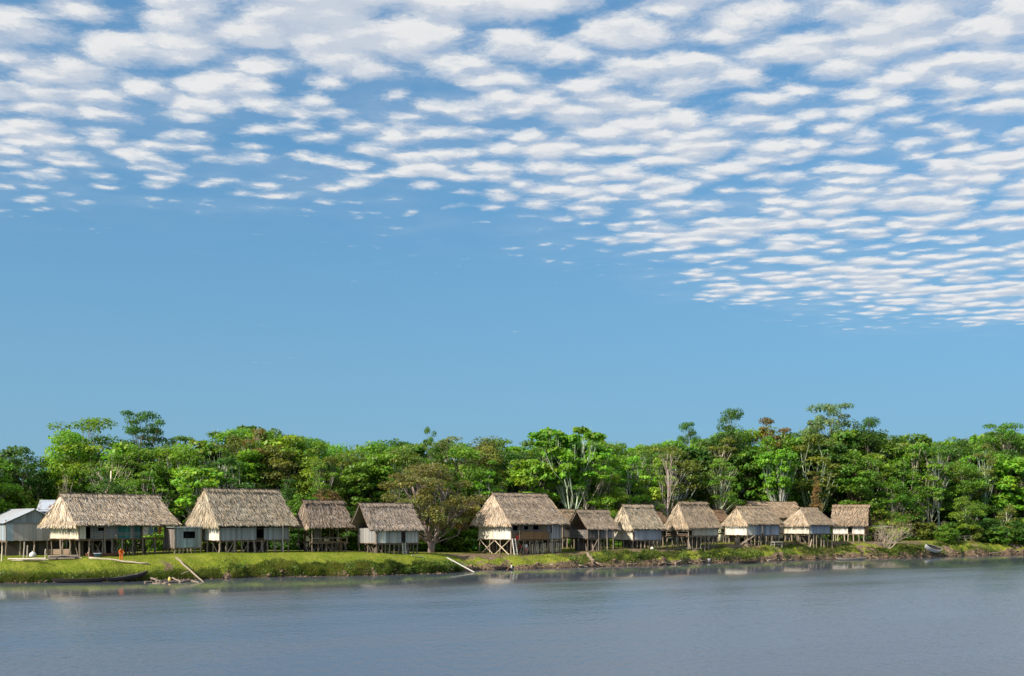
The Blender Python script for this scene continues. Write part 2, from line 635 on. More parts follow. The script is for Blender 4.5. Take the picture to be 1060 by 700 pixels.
def soil_free(u, w, r):
    path = np.abs(w - np.interp(u, _DU, _DV) * 0.84) < 1.2 + 0.8 * (fnoise(u * 0.4, 2.0, 71) - 0.5)
    bad = path & (u > -9) & (u < 85)
    bad |= (np.hypot((u + 2.5) / 5.5, (w - 4.8) / 3.2) < 0.62)
    bad |= (np.abs(u + 41.8) < 0.6) & (w < 4.5)
    return ~bad | (r.random(len(u)) < 0.12)


def build_grass():
    lawn = blades(90000, (-78, -9), lambda r, u: r.uniform(0.15, 15, len(u)),
                  lambda r, u, w: np.where(soil_free(u, w, r), r.uniform(0.03, 0.08, len(u)) * (1 + 1.3 * (np.clip(1.2 - w / 3, 0, 1))), 0),
                  [(0.17, 0.24, 0.016), (0.215, 0.295, 0.02), (0.265, 0.335, 0.026), (0.33, 0.345, 0.055)], 0.03, 5)
    right = blades(90000, (-9, 118), lambda r, u: r.uniform(0.1, 14, len(u)),
                   lambda r, u, w: np.where(soil_free(u, w, r) & (fnoise(u * 0.4, w * 0.8, 43, 4) < 0.57), r.uniform(0.05, 0.2, len(u)) * np.where(w > 7, 0.6, 1), 0),
                   [(0.17, 0.16, 0.05), (0.13, 0.185, 0.02), (0.15, 0.21, 0.025), (0.24, 0.22, 0.07)], 0.03, 6)
    # rank growth on the steep cut of the bank
    rank = blades(70000, (-36, -9), lambda r, u: np.abs(r.normal(0.5, 0.55, len(u))) + 0.03,
                  lambda r, u, w: r.uniform(0.08, 0.32, len(u)) * np.where(w < 3.2 * fnoise(u * 0.5, 1.0, 51, 5), 1, 0) * np.clip(-0.6 + 3.0 * fnoise(u * 0.9, w * 0.9, 52), 0, 2),
                  [(0.035, 0.065, 0.010), (0.07, 0.12, 0.015), (0.13, 0.19, 0.025), (0.22, 0.23, 0.05)], 0.035, 7, 0.6)
    rank2 = blades(60000, (8, 95), lambda r, u: np.abs(r.normal(1.2, 1.0, len(u))) + 0.1,
                   lambda r, u, w: r.uniform(0.08, 0.4, len(u)) * (fnoise(u * 0.16, w * 0.5, 53, 5) > 0.5) * np.where(w < 3.6, 1, 0) * np.clip(-0.5 + 2.6 * fnoise(u * 0.9, w * 0.9, 54), 0, 2),
                   [(0.04, 0.065, 0.012), (0.08, 0.13, 0.02), (0.13, 0.18, 0.025), (0.22, 0.19, 0.07)], 0.035, 8, 0.6)
    left = blades(30000, (-78, -37), lambda r, u: np.abs(r.normal(0.3, 0.5, len(u))) + 0.02,
                  lambda r, u, w: r.uniform(0.1, 0.4, len(u)) * np.where(w < 2.0, 1, 0),
                  [(0.08, 0.12, 0.016), (0.11, 0.16, 0.02), (0.16, 0.18, 0.04), (0.2, 0.18, 0.07)], 0.03, 9, 0.6)
    for nm, parts, lab in (('lawn_grass', (lawn, left), 'short bright green grass on the bank before the left houses'),
                           ('bank_grass', (right,), 'patchy green and straw grass along the right bank'),
                           ('rank_grass', (rank, rank2), 'tall dark rank grass hanging over the cut bank')):
        V = np.concatenate([p[0] for p in parts])
        F = np.arange(len(V)).reshape(-1, 3)
        c = np.concatenate([p[2] for p in parts])
        o = obj(nm, mesh_np(nm, V, F, M_LEAF, c), color=(1, 1, 1))
        tag(o, lab, 'grass', kind='stuff')


build_grass()

# ------------------------------------------------------------------ trees
def leaf_quads(r, cen, nrm, size, aspect=0.6, droop=0.25):
    """one pointed, folded leaf spray per centre: (n) centres, normals, sizes -> verts, quads"""
    n = len(cen)
    t = r.normal(size=(n, 3))
    t -= nrm * np.sum(t * nrm, 1, keepdims=True)
    t /= np.linalg.norm(t, axis=1, keepdims=True) + 1e-9
    b = np.cross(nrm, t)
    s = size[:, None]
    a0 = cen - t * s * 0.5
    a2 = cen + t * s * 0.5 - np.array([0, 0, 1]) * s * droop
    a1 = cen + b * s * aspect * 0.5 - nrm * s * 0.10
    a3 = cen - b * s * aspect * 0.5 - nrm * s * 0.10
    V = np.stack([a0, a1, a2, a3], 1).reshape(-1, 3)
    F = np.arange(4 * n).reshape(-1, 4)
    return V, F


def tree_proto(seed, h=16.0, cr=4.0, base=0.35, flat=0.55, clumps=36, leaves=130, cl_r=1.25, leaf=0.42,
               trunk=0.26, fork=0.42, bare=0.0, shape='round', aspect=0.6, shell=0.5, stems=1, hue=0.12):
    r = np.random.default_rng(seed)
    rd = random.Random(seed)
    # clump centres through the crown volume
    cz0, cz1 = h * base, h - cl_r * 0.6
    cen = []
    tries = 0
    while len(cen) < clumps and tries < 9000:
        tries += 1
        t = rd.random()
        z = cz0 + (cz1 - cz0) * t
        if shape == 'round':
            rad = cr * math.sqrt(max(0.0, 1 - (2 * t - 0.9) ** 2 * 0.85))
        elif shape == 'umbrella':
            rad = cr * (0.25 + 0.75 * t ** 0.6) * (1 if t < 0.8 else 1 - (t - 0.8) * 2.2)
        elif shape == 'column':
            rad = cr * (0.75 + 0.3 * math.sin(t * 7 + seed)) * (1 - max(0, t - 0.7) * 2.2)
        else:
            rad = cr * (1 - t * 0.75)
        a = rd.random() * 2 * math.pi
        q = rad * (rd.random() ** (0.5 * (1 - shell) + 0.12))
        p = Vector((math.cos(a) * q, math.sin(a) * q, z))
        mind = cl_r * (0.75 if tries < 4000 else 0.5)
        if all((p - o).length > mind for o in cen):
            cen.append(p)
    # wood
    mb = MB()
    stem_tops = []
    for s in range(stems):
        a = 2 * math.pi * s / max(1, stems) + rd.random()
        sp = 0 if stems == 1 else 0.35 + 0.2 * rd.random()
        top = Vector((math.cos(a) * cr * sp, math.sin(a) * cr * sp, h * (0.80 if stems == 1 else 0.72)))
        pts, rr = [], []
        for i in range(8):
            t = i / 7
            off = Vector((math.sin(t * 3.1 + seed + s), math.cos(t * 2.3 + seed * 2 + s), 0)) * 0.28 * t * (1 - t * 0.4)
            pts.append(Vector((top.x * t ** 1.5, top.y * t ** 1.5, -0.4 + (top.z + 0.4) * t)) + off)
            rr.append((trunk / (stems ** 0.4)) * (1.35 if i == 0 else 1) * (1 - 0.72 * t))
        mb.tube(pts, rr, 7)
        stem_tops.append(pts)
    for c in cen:
        pts = min(stem_tops, key=lambda P: min((p - c).length for p in P))
        t = max(fork * 0.75, min(0.95, (c.z / h) - 0.22 - 0.1 * rd.random())) / 0.8
        t = min(t, 0.97) * 7
        i = min(6, int(t))
        a = pts[i].lerp(pts[i + 1], t - i)
        mid = a.lerp(c, 0.55) + Vector((rd.uniform(-.4, .4), rd.uniform(-.4, .4), -0.12 * (c - a).length + rd.uniform(-.2, .5)))
        r0 = trunk * (0.13 + 0.2 * (1 - c.z / h))
        mb.tube([a, a.lerp(mid, 0.5) + Vector((0, 0, 0.08)), mid, c], [r0, r0 * 0.8, r0 * 0.55, 0.025], 5, cap=False)
        for k in range(3):
            e = c + Vector((rd.uniform(-1, 1), rd.uniform(-1, 1), rd.uniform(-0.2, 1))) * cl_r * 0.9
            mb.tube([mid, mid.lerp(e, 0.5) + Vector((0, 0, 0.1)), e], [r0 * 0.35, r0 * 0.2, 0.008], 3, cap=False)
    wood = mb.mesh('trunk', M_BARK, smooth=True)
    # leaves
    Vs, Cs = [], []
    for c in cen:
        if rd.random() < bare:
            continue
        n = int(leaves * rd.uniform(0.55, 1.3))
        d = r.normal(size=(n, 3))
        d[:, 2] = d[:, 2] * 0.8 + 0.25
        d /= np.linalg.norm(d, axis=1, keepdims=True)
        q = 0.35 + 0.65 * r.random(n) ** 0.6
        rr_ = cl_r * rd.uniform(0.75, 1.3)
        sq = np.array([rd.uniform(.85, 1.3), rd.uniform(.85, 1.3), flat * rd.uniform(.8, 1.3)])
        p = np.array(c) + d * q[:, None] * rr_ * sq
        nr = d * 0.55 + np.array([0, 0, 0.65]) + r.normal(scale=0.42, size=(n, 3))
        nr /= np.linalg.norm(nr, axis=1, keepdims=True)
        V, _ = leaf_quads(r, p, nr, leaf * r.uniform(0.6, 1.35, n), aspect)
        Vs.append(V)
        base_t = rd.uniform(0.78, 1.22)
        f = (base_t * r.uniform(0.7, 1.3, n))[:, None]
        hu = r.normal(0, hue, n) + rd.uniform(-hue, hue)
        Cs.append(np.stack([f[:, 0] * (1 + hu), f[:, 0], f[:, 0] * (1 - hu * 0.6)], -1))
    V = np.concatenate(Vs)
    crown = mesh_np('crown', V, np.arange(len(V)).reshape(-1, 4), M_LEAF, np.clip(np.concatenate(Cs), 0.05, 3))
    return wood, crown, h


PROTO = {
    'round0': tree_proto(1, 15, 3.6, 0.22, clumps=48, leaf=0.35, leaves=218),
    'round1': tree_proto(2, 15, 4.3, 0.26, clumps=52, leaves=203, cl_r=1.35, leaf=0.37),
    'round2': tree_proto(3, 14, 3.2, 0.18, clumps=46, leaves=218, cl_r=1.15, leaf=0.31),
    'round3': tree_proto(4, 16, 4.6, 0.30, clumps=54, leaves=203, cl_r=1.45, flat=0.5, leaf=0.41),
    'column0': tree_proto(5, 16, 2.6, 0.12, clumps=46, leaves=188, shape='column', cl_r=1.15, leaf=0.34),
    'column1': tree_proto(6, 15, 3.0, 0.16, clumps=46, leaves=174, shape='column', cl_r=1.2, leaf=0.41, aspect=0.7),
    'big0': tree_proto(7, 15, 3.7, 0.28, clumps=40, leaves=123, cl_r=1.2, leaf=0.61, aspect=0.75, flat=0.5, hue=0.15),
    'big1': tree_proto(8, 14, 3.2, 0.22, clumps=40, leaves=123, cl_r=1.15, leaf=0.57, aspect=0.8, flat=0.55, shape='column', hue=0.15),
    'open0': tree_proto(9, 16, 4.0, 0.42, clumps=30, leaves=138, cl_r=1.1, leaf=0.34, bare=0.1, flat=0.42, trunk=0.3),
    'open1': tree_proto(10, 17, 3.6, 0.5, clumps=26, leaves=145, cl_r=1.1, leaf=0.33, bare=0.05, flat=0.42, shape='umbrella', trunk=0.26),
    'open2': tree_proto(21, 15, 3.6, 0.40, clumps=30, leaves=120, cl_r=0.95, leaf=0.38, flat=0.42, trunk=0.15, stems=3, fork=0.25, aspect=0.7),
    'umbrella0': tree_proto(11, 18, 5.0, 0.62, clumps=34, leaves=174, cl_r=1.25, leaf=0.33, flat=0.42, shape='umbrella', trunk=0.34),
    'umbrella1': tree_proto(12, 18, 4.2, 0.6, clumps=24, leaves=188, cl_r=1.35, leaf=0.34, flat=0.5, shape='umbrella', trunk=0.32, bare=0.08),
    'cecropia': tree_proto(13, 14, 5.2, 0.52, clumps=44, leaves=130, cl_r=1.0, leaf=0.51, aspect=0.8, flat=0.42, shape='umbrella', trunk=0.22, stems=4, fork=0.2, hue=0.12),
    'olive': tree_proto(14, 10, 4.6, 0.30, clumps=70, leaves=200, cl_r=0.95, leaf=0.25, aspect=0.55, flat=0.55, trunk=0.32, stems=2, fork=0.2, shell=0.4, hue=0.10),
    'snag': tree_proto(15, 13, 2.2, 0.4, clumps=26, leaves=38, cl_r=0.8, leaf=0.20, bare=0.55, trunk=0.12, shape='column'),
    'small': tree_proto(16, 8, 2.6, 0.3, clumps=30, leaves=174, cl_r=0.85, leaf=0.28, flat=0.5, trunk=0.2),
    'shrub0': tree_proto(17, 4.5, 2.4, 0.05, clumps=26, leaves=160, cl_r=0.85, leaf=0.34, trunk=0.1, flat=0.7),
    'shrub1': tree_proto(18, 3.8, 2.2, 0.03, clumps=24, leaves=130, cl_r=0.8, leaf=0.45, aspect=0.7, trunk=0.1, flat=0.7),
    'vines': tree_proto(19, 6.5, 3.4, 0.02, clumps=52, leaves=174, cl_r=1.0, leaf=0.37, aspect=0.75, trunk=0.14, flat=0.8, shell=0.8),
}

TOP = [(-200, 452), (0, 458), (30, 456), (60, 452), (105, 452), (125, 450), (175, 448), (210, 445), (250, 440), (280, 440), (310, 447), (350, 457), (400, 456), (440, 454),
       (460, 450), (500, 452), (540, 454), (560, 450), (610, 446), (640, 450), (680, 455), (720, 447), (780, 442), (830, 442), (880, 440), (900, 444),
       (930, 449), (960, 450), (1000, 450), (1030, 444), (1060, 446), (1300, 446)]
GREEN = {
    'mid green': (0.137, 0.267, 0.028), 'bright green': (0.176, 0.356, 0.030), 'yellow-green': (0.225, 0.362, 0.036),
    'dark green': (0.071, 0.166, 0.024), 'olive': (0.176, 0.226, 0.040), 'olive-brown': (0.185, 0.205, 0.058), 'rust-brown': (0.230, 0.161, 0.054),
    'grey-green': (0.170, 0.237, 0.095),
}
BARKC = {'pale': (0.62, 0.58, 0.49), 'grey': (0.26, 0.235, 0.19), 'brown': (0.14, 0.105, 0.07)}
NAMED = [(20, 'the metal-roofed shed'), (115, 'the leftmost thatched house'), (200, 'the small plank shed'), (255, 'the tall second thatched house'),
         (335, 'the wall-less thatched shelter'), (400, 'the grey-planked thatched house'), (460, 'the olive bank tree'), (540, 'the big middle thatched house'),
         (620, 'the low dark-gabled house'), (665, 'the house with cream end wall'), (718, 'the open steep-gabled house'), (785, 'the long white-walled house'),
         (838, 'the hip-ended small house'), (885, 'the rightmost thatched house'), (930, 'the bare grey bush'), (985, 'the beached white boat'), (1040, 'the right bank edge')]


def nearest_named(px):
    return min(NAMED, key=lambda q: abs(q[0] - px))[1]


def plant(name, proto, X, Y, h, tint, bark='grey', label=None, cat='tree', group=None, rz=None, wide=1.0):
    wood, crown, h0 = PROTO[proto]
    z = ground_at(X, Y)
    s = h / h0
    e = empty(name, (X, Y, z - 0.1), random.uniform(0, 6.28) if rz is None else rz, label, cat, group)
    e.scale = (s * wide, s * wide, s)
    j = random.uniform(0.85, 1.15)
    col = tuple(c * j * random.uniform(0.94, 1.06) for c in GREEN[tint])
    obj('trunk', wood, e, color=tuple(c * random.uniform(0.85, 1.15) for c in BARKC[bark]))
    obj('crown', crown, e, color=col)
    return e


def top_y(px):
    return float(np.interp(px, [t[0] for t in TOP], [t[1] for t in TOP]))


def plant_px(name, proto, px, Y, ytop, tint, bark, label, wide=1.0, group=None, cat='tree', rz=None):
    X = px2w(px, Y)
    zt = CAM_H - (ytop - HOR) / FOC * Y
    return plant(name, proto, X, Y, zt - ground_at(X, Y), tint, bark, label, cat, group, rz, wide)


# distinctive trees, one by one
plant_px('forest_tree', 'umbrella1', 88, 150, 430, 'mid green', 'grey', 'spreading green tree rising above the canopy left of the umbrella-crowned tree', 1.15)
plant_px('forest_tree', 'umbrella0', 146, 158, 422, 'dark green', 'brown', 'tall dark umbrella-crowned tree standing clear of the canopy at left', 0.72)
plant_px('forest_tree', 'round1', 72, 146, 441, 'bright green', 'grey', 'broad bright-green crown beneath the two emergent trees at left', 0.9)
plant_px('forest_tree', 'open0', 268, 148, 440, 'rust-brown', 'pale', 'rust-crowned tree with pale trunk behind the second thatched house', 0.8)
plant_px('forest_tree', 'big0', 298, 150, 438, 'yellow-green', 'pale', 'large-leaved bright tree behind the right half of the second thatched house', 0.95)
plant_px('forest_tree', 'small', 343, 143, 503, 'rust-brown', 'brown', 'low rust-brown tree just behind the wall-less shelter', 0.9)
plant_px('bank_tree', 'olive', 446, 146, 477, 'olive-brown', 'grey', 'wide olive-brown tree with forked grey trunk beside the path', 1.22, rz=0.6)
plant_px('bank_shrub', 'shrub0', 485, 156, 516, 'rust-brown', 'brown', 'orange-brown bush at the left corner of the big middle house', 0.6, cat='bush')
plant_px('forest_tree', 'cecropia', 592, 166, 437, 'bright green', 'pale', 'large-leaved tree with white branching stems behind the big middle house', 1.0, rz=0.2)
plant_px('forest_tree', 'snag', 690, 172, 466, 'olive-brown', 'pale', 'half-bare grey tree hung with dead vines in the forest edge', 1.1)
plant_px('forest_tree', 'umbrella1', 757, 196, 421, 'dark green', 'grey', 'round-topped dark tree standing above the canopy right of centre', 0.62)
plant_px('forest_tree', 'umbrella0', 710, 200, 434, 'dark green', 'grey', 'thin feathery treetop above the canopy just right of centre', 0.42)
plant_px('forest_tree', 'open1', 800, 198, 429, 'rust-brown', 'pale', 'brown thin-leaved treetop between two dark emergent trees', 0.7)
plant_px('forest_tree', 'umbrella0', 858, 205, 414, 'grey-green', 'grey', 'highest airy grey-green crown of the whole forest', 0.8)
plant_px('forest_tree', 'umbrella1', 898, 205, 430, 'dark green', 'grey', 'dark flat-topped tree right of the highest crown', 0.6)
plant_px('forest_tree', 'umbrella0', 1040, 215, 435, 'mid green', 'grey', 'flat-crowned tree above the canopy near the right edge', 0.8)
plant_px('forest_tree', 'open1', 446, 160, 440, 'mid green', 'grey', 'narrow tuft-topped tree poking above the canopy behind the olive tree', 0.35)
plant_px('forest_tree', 'cecropia', 806, 190, 462, 'bright green', 'pale', 'large-leaved tree with white stems behind the long white-walled house', 0.72, rz=2.2)
plant_px('forest_tree', 'open0', 972, 198, 462, 'mid green', 'pale', 'pale fork-trunked tree behind the beached white boat', 0.6)
plant_px('forest_tree', 'open1', 1020, 203, 458, 'olive', 'pale', 'tree on one straight white trunk at the right forest edge', 0.6)
plant_px('bank_tree', 'small', 1000, 192, 511, 'yellow-green', 'grey', 'yellowish round tree on the right bank top', 0.95)
plant_px('bank_tree', 'small', 1042, 197, 520, 'olive', 'pale', 'small leaning tree with exposed roots at the right bank edge', 0.75)
plant_px('forest_tree', 'column0', 845, 186, 488, 'rust-brown', 'brown', 'slim rust-brown tree behind the hip-ended small house', 0.5)
plant_px('forest_tree', 'snag', 69, 141, 490, 'olive', 'pale', 'leaning pale half-bare trunk behind the leftmost thatched house', 0.8)

# scrub coming down to the water at the right end
for i, (px, Y, hh, t, k, l) in enumerate(((978, 189, 3.0, 'mid green', 'shrub0', 'mid green bush right behind the beached white boat'), (990, 194, 3.6, 'dark green', 'shrub1', 'dark broad-leaved bush left of the yellowish bank tree'),
        (1010, 192.5, 2.6, 'olive', 'shrub0', 'olive bush just right of the yellowish bank tree'), (1022, 195, 4.2, 'dark green', 'shrub0', 'dark bush before the straight white trunk'),
        (1033, 194, 3.0, 'mid green', 'shrub1', 'mid green bush left of the leaning bank tree'), (1051, 196.5, 4.0, 'dark green', 'shrub0', 'dark bush overhanging the water at the right edge'),
        (1062, 198, 4.6, 'mid green', 'shrub1', 'mid green bush cut by the right edge of the picture'), (1030, 203, 6.5, 'dark green', 'small', 'low dark tree behind the bushes at the right bank'),
        (1056, 205, 7.5, 'dark green', 'small', 'dark rounded tree at the right edge behind the overhanging bush'), (994, 201, 6.5, 'dark green', 'small', 'low dark tree behind the yellowish bank tree'))):
    plant('shrub' if k != 'small' else 'bank_tree', k, px2w(px, Y), Y, hh, t, 'brown', l, 'bush' if k != 'small' else 'tree', rz=i * 1.3, wide=1.25)

# the body of the forest
KINDS = [('round0', 12), ('round1', 10), ('round2', 12), ('round3', 9), ('column0', 9), ('column1', 9), ('big0', 11), ('big1', 10), ('open0', 6), ('open1', 4)]
KN = [k for k, n in KINDS for _ in range(n)]
DESC = {'round0': 'round-crowned', 'round1': 'broad-crowned', 'round2': 'dense bushy', 'round3': 'wide heavy-crowned', 'column0': 'narrow column-shaped', 'column1': 'leafy upright',
        'big0': 'large-leaved', 'big1': 'large-leaved narrow', 'open0': 'loose open-crowned', 'open1': 'thin high-crowned', 'open2': 'several-stemmed airy'}
TINTS = ['mid green'] * 10 + ['bright green'] * 9 + ['yellow-green'] * 5 + ['dark green'] * 5 + ['olive'] * 4 + ['olive-brown']
EDGE_U = [-140, -80, -60, -45, -30, -15, 0, 15, 30, 60, 75, 90, 110, 160]
EDGE_V = [26, 25, 24, 22, 20, 18, 20, 18, 17, 17, 15, 10, 7, 7]


HUTS = [(808, 182, 7.5), (683, 168, 4.5), (743, 174, 5), (592, 159, 4.5), (47, 133, 4.5), (20, 126, 7), (115, 121, 9), (255, 127, 9), (335, 132, 6), (400, 132, 6.5), (540, 147, 8), (620, 151, 5.5), (665, 155, 5.5), (718, 160, 6), (785, 168, 6.5), (838, 173, 6), (880, 183, 6)]


def hits_hut(X, Y, rad):
    return any(math.hypot(X - px2w(p, q), Y - q) < r + rad for p, q, r in HUTS)


def grow_forest():
    rd = random.Random(77)
    for row, (dv, share, gap) in enumerate(((0.0, (0.62, 0.86), 4.3), (4.2, (0.78, 0.98), 4.4), (8.8, (0.9, 1.02), 4.8), (14.5, (0.97, 1.05), 5.6), (22, (0.96, 1.04), 7.0))):
        u = -78.0 - row * 8
        while u < 142 + row * 6:
            u += gap * rd.uniform(0.7, 1.3)
            v = float(np.interp(u, EDGE_U, EDGE_V)) + dv + rd.uniform(-1.6, 1.6)
            X, Y = uv2xy_grid(u, v)
            px = 530 + X / Y * FOC
            if px < -130 or px > 1190:
                continue
            if hits_hut(X, Y, 1.5):
                continue
            if row < 2 and any(abs(px - q) < d for q, d in ((592, 17), (806, 11), (690, 6), (972, 7), (1020, 6), (268, 5))):
                continue
            if row < 2 and -30 < px < 62 and rd.random() < 0.75 and row == 0:
                continue
            zt = CAM_H + (HOR - top_y(px)) / FOC * Y
            g0 = ground_at(X, Y)
            h = (zt - g0) * rd.uniform(*share)
            k = rd.choice(KN)
            if row >= 3 and k in ('open0', 'open1'):
                k = 'round1'
            if row < 2 and rd.random() < 0.30:
                k = rd.choice(['open0', 'open1', 'open2', 'open2'])
            tint = rd.choice(TINTS)
            bark = 'pale' if k.startswith('open') else rd.choice(['pale', 'grey', 'grey', 'brown'])
            where = ['front row', 'second row', 'third row', 'fourth row', 'rearmost row'][row]
            plant('forest_tree', k, X, Y, h, tint, bark,
                  f'{tint} {DESC[k]} tree, {where}, behind {nearest_named(px)}', 'tree',
                  f'{tint} {DESC[k]} trees behind {nearest_named(px)}', rd.uniform(0, 6.28), rd.uniform(0.9, 1.2))
    # undergrowth along the forest edge
    u = -76.0
    while u < 128:
        u += rd.uniform(1.6, 3.0)
        v = float(np.interp(u, EDGE_U, EDGE_V)) - rd.uniform(0.3, 3.2)
        X, Y = uv2xy_grid(u, v)
        px = 530 + X / Y * FOC
        if px < -60 or px > 1120:
            continue
        k = rd.choice(['shrub0', 'shrub1', 'shrub0', 'shrub1', 'small'])
        if hits_hut(X, Y, 0.6):
            continue
        tint = rd.choice(TINTS)
        plant('shrub', k, X, Y, rd.uniform(2.2, 4.6) if k != 'small' else rd.uniform(5, 7.5), tint, 'brown',
              f'{tint} {"leafy" if k == "shrub0" else "broad-leaved" if k == "shrub1" else "tall"} bush before the forest behind {nearest_named(px)}', 'bush',
              f'{tint} bushes behind {nearest_named(px)}', rd.uniform(0, 6.28), rd.uniform(0.9, 1.3))
    # the tangled bright slope behind the shed at the far left
    for i, (px, Y, yt, t) in enumerate(((-15, 140, 497, 'bright green'), (8, 138, 503, 'yellow-green'), (25, 143, 492, 'bright green'), (40, 149, 496, 'mid green'), (55, 150, 490, 'bright green'), (-40, 140, 495, 'mid green'))):
        plant_px('creeper_thicket', 'vines', px, Y, yt, t, 'brown', f'{t} creeper-covered thicket behind the metal-roofed shed', 1.1, 'thickets behind the metal-roofed shed', 'bush')


grow_forest()

# ------------------------------------------------------------------ houses on stilts
def unit_box():
    mb = MB()
    mb.box((-0.5, -0.5, -0.5), (0.5, 0.5, 0.5))
    return mb.mesh('plank', M_WOOD)


def unit_pole(seed):
    r = random.Random(seed)
    mb = MB()
    pts = [(r.uniform(-.25, .25) * (0 < i < 4), r.uniform(-.25, .25) * (0 < i < 4), i / 4) for i in range(5)]
    for i, (x, y, z) in enumerate(pts):
        rad = (0.55, 0.5, 0.5, 0.47, 0.45)[i]
        mb.v += [Vector((x + math.cos(a * math.pi / 3.5) * rad, y + math.sin(a * math.pi / 3.5) * rad, z)) for a in range(7)]
        if i:
            mb.f += [((i - 1) * 7 + a, (i - 1) * 7 + (a + 1) % 7, i * 7 + (a + 1) % 7, i * 7 + a) for a in range(7)]
    mb.f += [tuple(range(6, -1, -1)), tuple(range(28, 35))]
    return mb.mesh('stilt', M_POLE)


BOX = unit_box()
BOXP = BOX.copy()
BOXP.materials.clear()
BOXP.materials.append(M_PAINT)
POLES = [unit_pole(i) for i in range(5)]
rh = random.Random(5)

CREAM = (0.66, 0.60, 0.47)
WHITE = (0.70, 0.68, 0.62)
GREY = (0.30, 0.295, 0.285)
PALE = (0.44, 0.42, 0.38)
DARKW = (0.10, 0.085, 0.07)
BROWN = (0.22, 0.14, 0.08)
TEAL = (0.06, 0.20, 0.20)
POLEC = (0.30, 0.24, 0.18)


def pole(name, parent, a, b, d, color=POLEC, label=None):
    """a round timber from a to b (local), as an object sharing one of five meshes"""
    a, b = Vector(a), Vector(b)
    v = b - a
    k = rh.uniform(0.7, 1.25)
    c = tuple(q * k for q in color)
    o = obj(name, rh.choice(POLES), parent, a, v.to_track_quat('Z', 'Y'), (d, d, v.length), c)
    if label:
        o['label'] = label
    return o


def stick(name, parent, a, b, w, t, color, me=None, up='Z'):
    a, b = Vector(a), Vector(b)
    v = b - a
    return obj(name, me or BOX, parent, (a + b) / 2, v.to_track_quat('X', up), (v.length, w, t), color)


class Thatch:
    def __init__(self, seed):
        self.r = np.random.default_rng(seed)
        self.V, self.Cc = [], []

    def patch(self, A, B, E, D, rows, per_m, wid=0.15, length=0.75, sag=0.12, lift=0.07, out=None, dark=0.0):
        """fronds laid in courses on the sheet A-B (top) to D-E (bottom): A top left, B top right, E bottom right, D bottom left"""
        r = self.r
        A, B, E, D = (np.array(q, float) for q in (A, B, E, D))
        nrm = np.cross(B - A if np.linalg.norm(B - A) > 0.01 else E - D, D - A)
        nrm /= np.linalg.norm(nrm)
        if out is not None and nrm @ np.array(out) < 0:
            nrm = -nrm
        slope = np.linalg.norm((D + E) / 2 - (A + B) / 2)
        for k in range(rows):
            t = (k + 0.0) / rows
            L0, R0 = A + (D - A) * t, B + (E - B) * t
            wl = np.linalg.norm(R0 - L0)
            n = max(4, int(wl * per_m))
            s = np.clip((np.arange(n) + r.uniform(-0.6, 0.6, n)) / n, 0, 1)
            tt = t + r.normal(0, 0.25 / rows, n)
            ll = length * r.uniform(0.7, 1.25, n) / slope
            te = tt + ll
            sk = r.normal(0, 0.10, n) / max(wl, 1)
            last = k >= rows - 2
            te = np.where(te > 1, 1 + (te - 1) * (0.3 if not last else 0.45), te)
            lf = lift * r.uniform(0.2, 1.3, n) + 0.02 + 0.015 * (k % 2)

            def pt(s_, t_, h_):
                p = (A + np.outer(s_, B - A)) * (1 - t_)[:, None] + (D + np.outer(s_, E - D)) * t_[:, None]
                p = p + nrm * h_[:, None]
                p[:, 2] -= sag * np.sin(np.pi * np.clip(t_, 0, 1))
                return p
            hw = wid * r.uniform(0.6, 1.5, n) / 2 / max(wl, 0.4)
            z0 = np.full(n, 0.015)
            a = pt(s - hw, tt, z0)
            b = pt(s + hw, tt, z0)
            c = pt(s + hw * 0.35 + sk, te, lf)
            d = pt(s - hw * 0.35 + sk, te, lf)
            self.V.append(np.stack([a, b, c, d], 1).reshape(-1, 3))
            base = r.uniform(0.62, 1.3, n)
            base = np.where(r.random(n) < 0.13 + dark, base * 0.45, base)
            rowt = r.uniform(0.78, 1.12)
            wm = r.normal(0, 0.05, n)
            self.Cc.append(np.stack([base * (1 + wm), base, base * (1 - wm * 1.4)], -1) * rowt)

    def ridge(self, A, B, per_m=9, half=0.55, drop=0.5):
        r = self.r
        A, B = np.array(A, float), np.array(B, float)
        wl = np.linalg.norm(B - A)
        n = int(wl * per_m)
        ax = (B - A) / wl
        side = np.cross(ax, (0, 0, 1))
        for sg in (-1, 1):
            s = r.random(n)
            p0 = A + np.outer(s, B - A) + np.array([0, 0, 0.16]) - side * sg * 0.08
            p1 = p0 + ax * r.normal(0, 0.12, n)[:, None] + side * sg * (half * r.uniform(0.8, 1.2, n))[:, None] + np.outer(r.uniform(0.75, 1.25, n) * drop, (0, 0, -1))
            w = ax * (0.09 * r.uniform(0.7, 1.4, n))[:, None]
            self.V.append(np.stack([p0 - w, p0 + w, p1 + w * 0.7, p1 - w * 0.7], 1).reshape(-1, 3))
            base = r.uniform(0.5, 1.0, n)
            self.Cc.append(np.stack([base, base * 0.97, base * 0.94], -1))

    def build(self, name, parent, color, kind=None):
        V = np.concatenate(self.V)
        me = mesh_np(name, V, np.arange(len(V)).reshape(-1, 4), M_THATCH, np.clip(np.concatenate(self.Cc), .05, 3))
        o = obj(name, me, parent, color=color)
        if kind:
            o['kind'] = kind
        return o


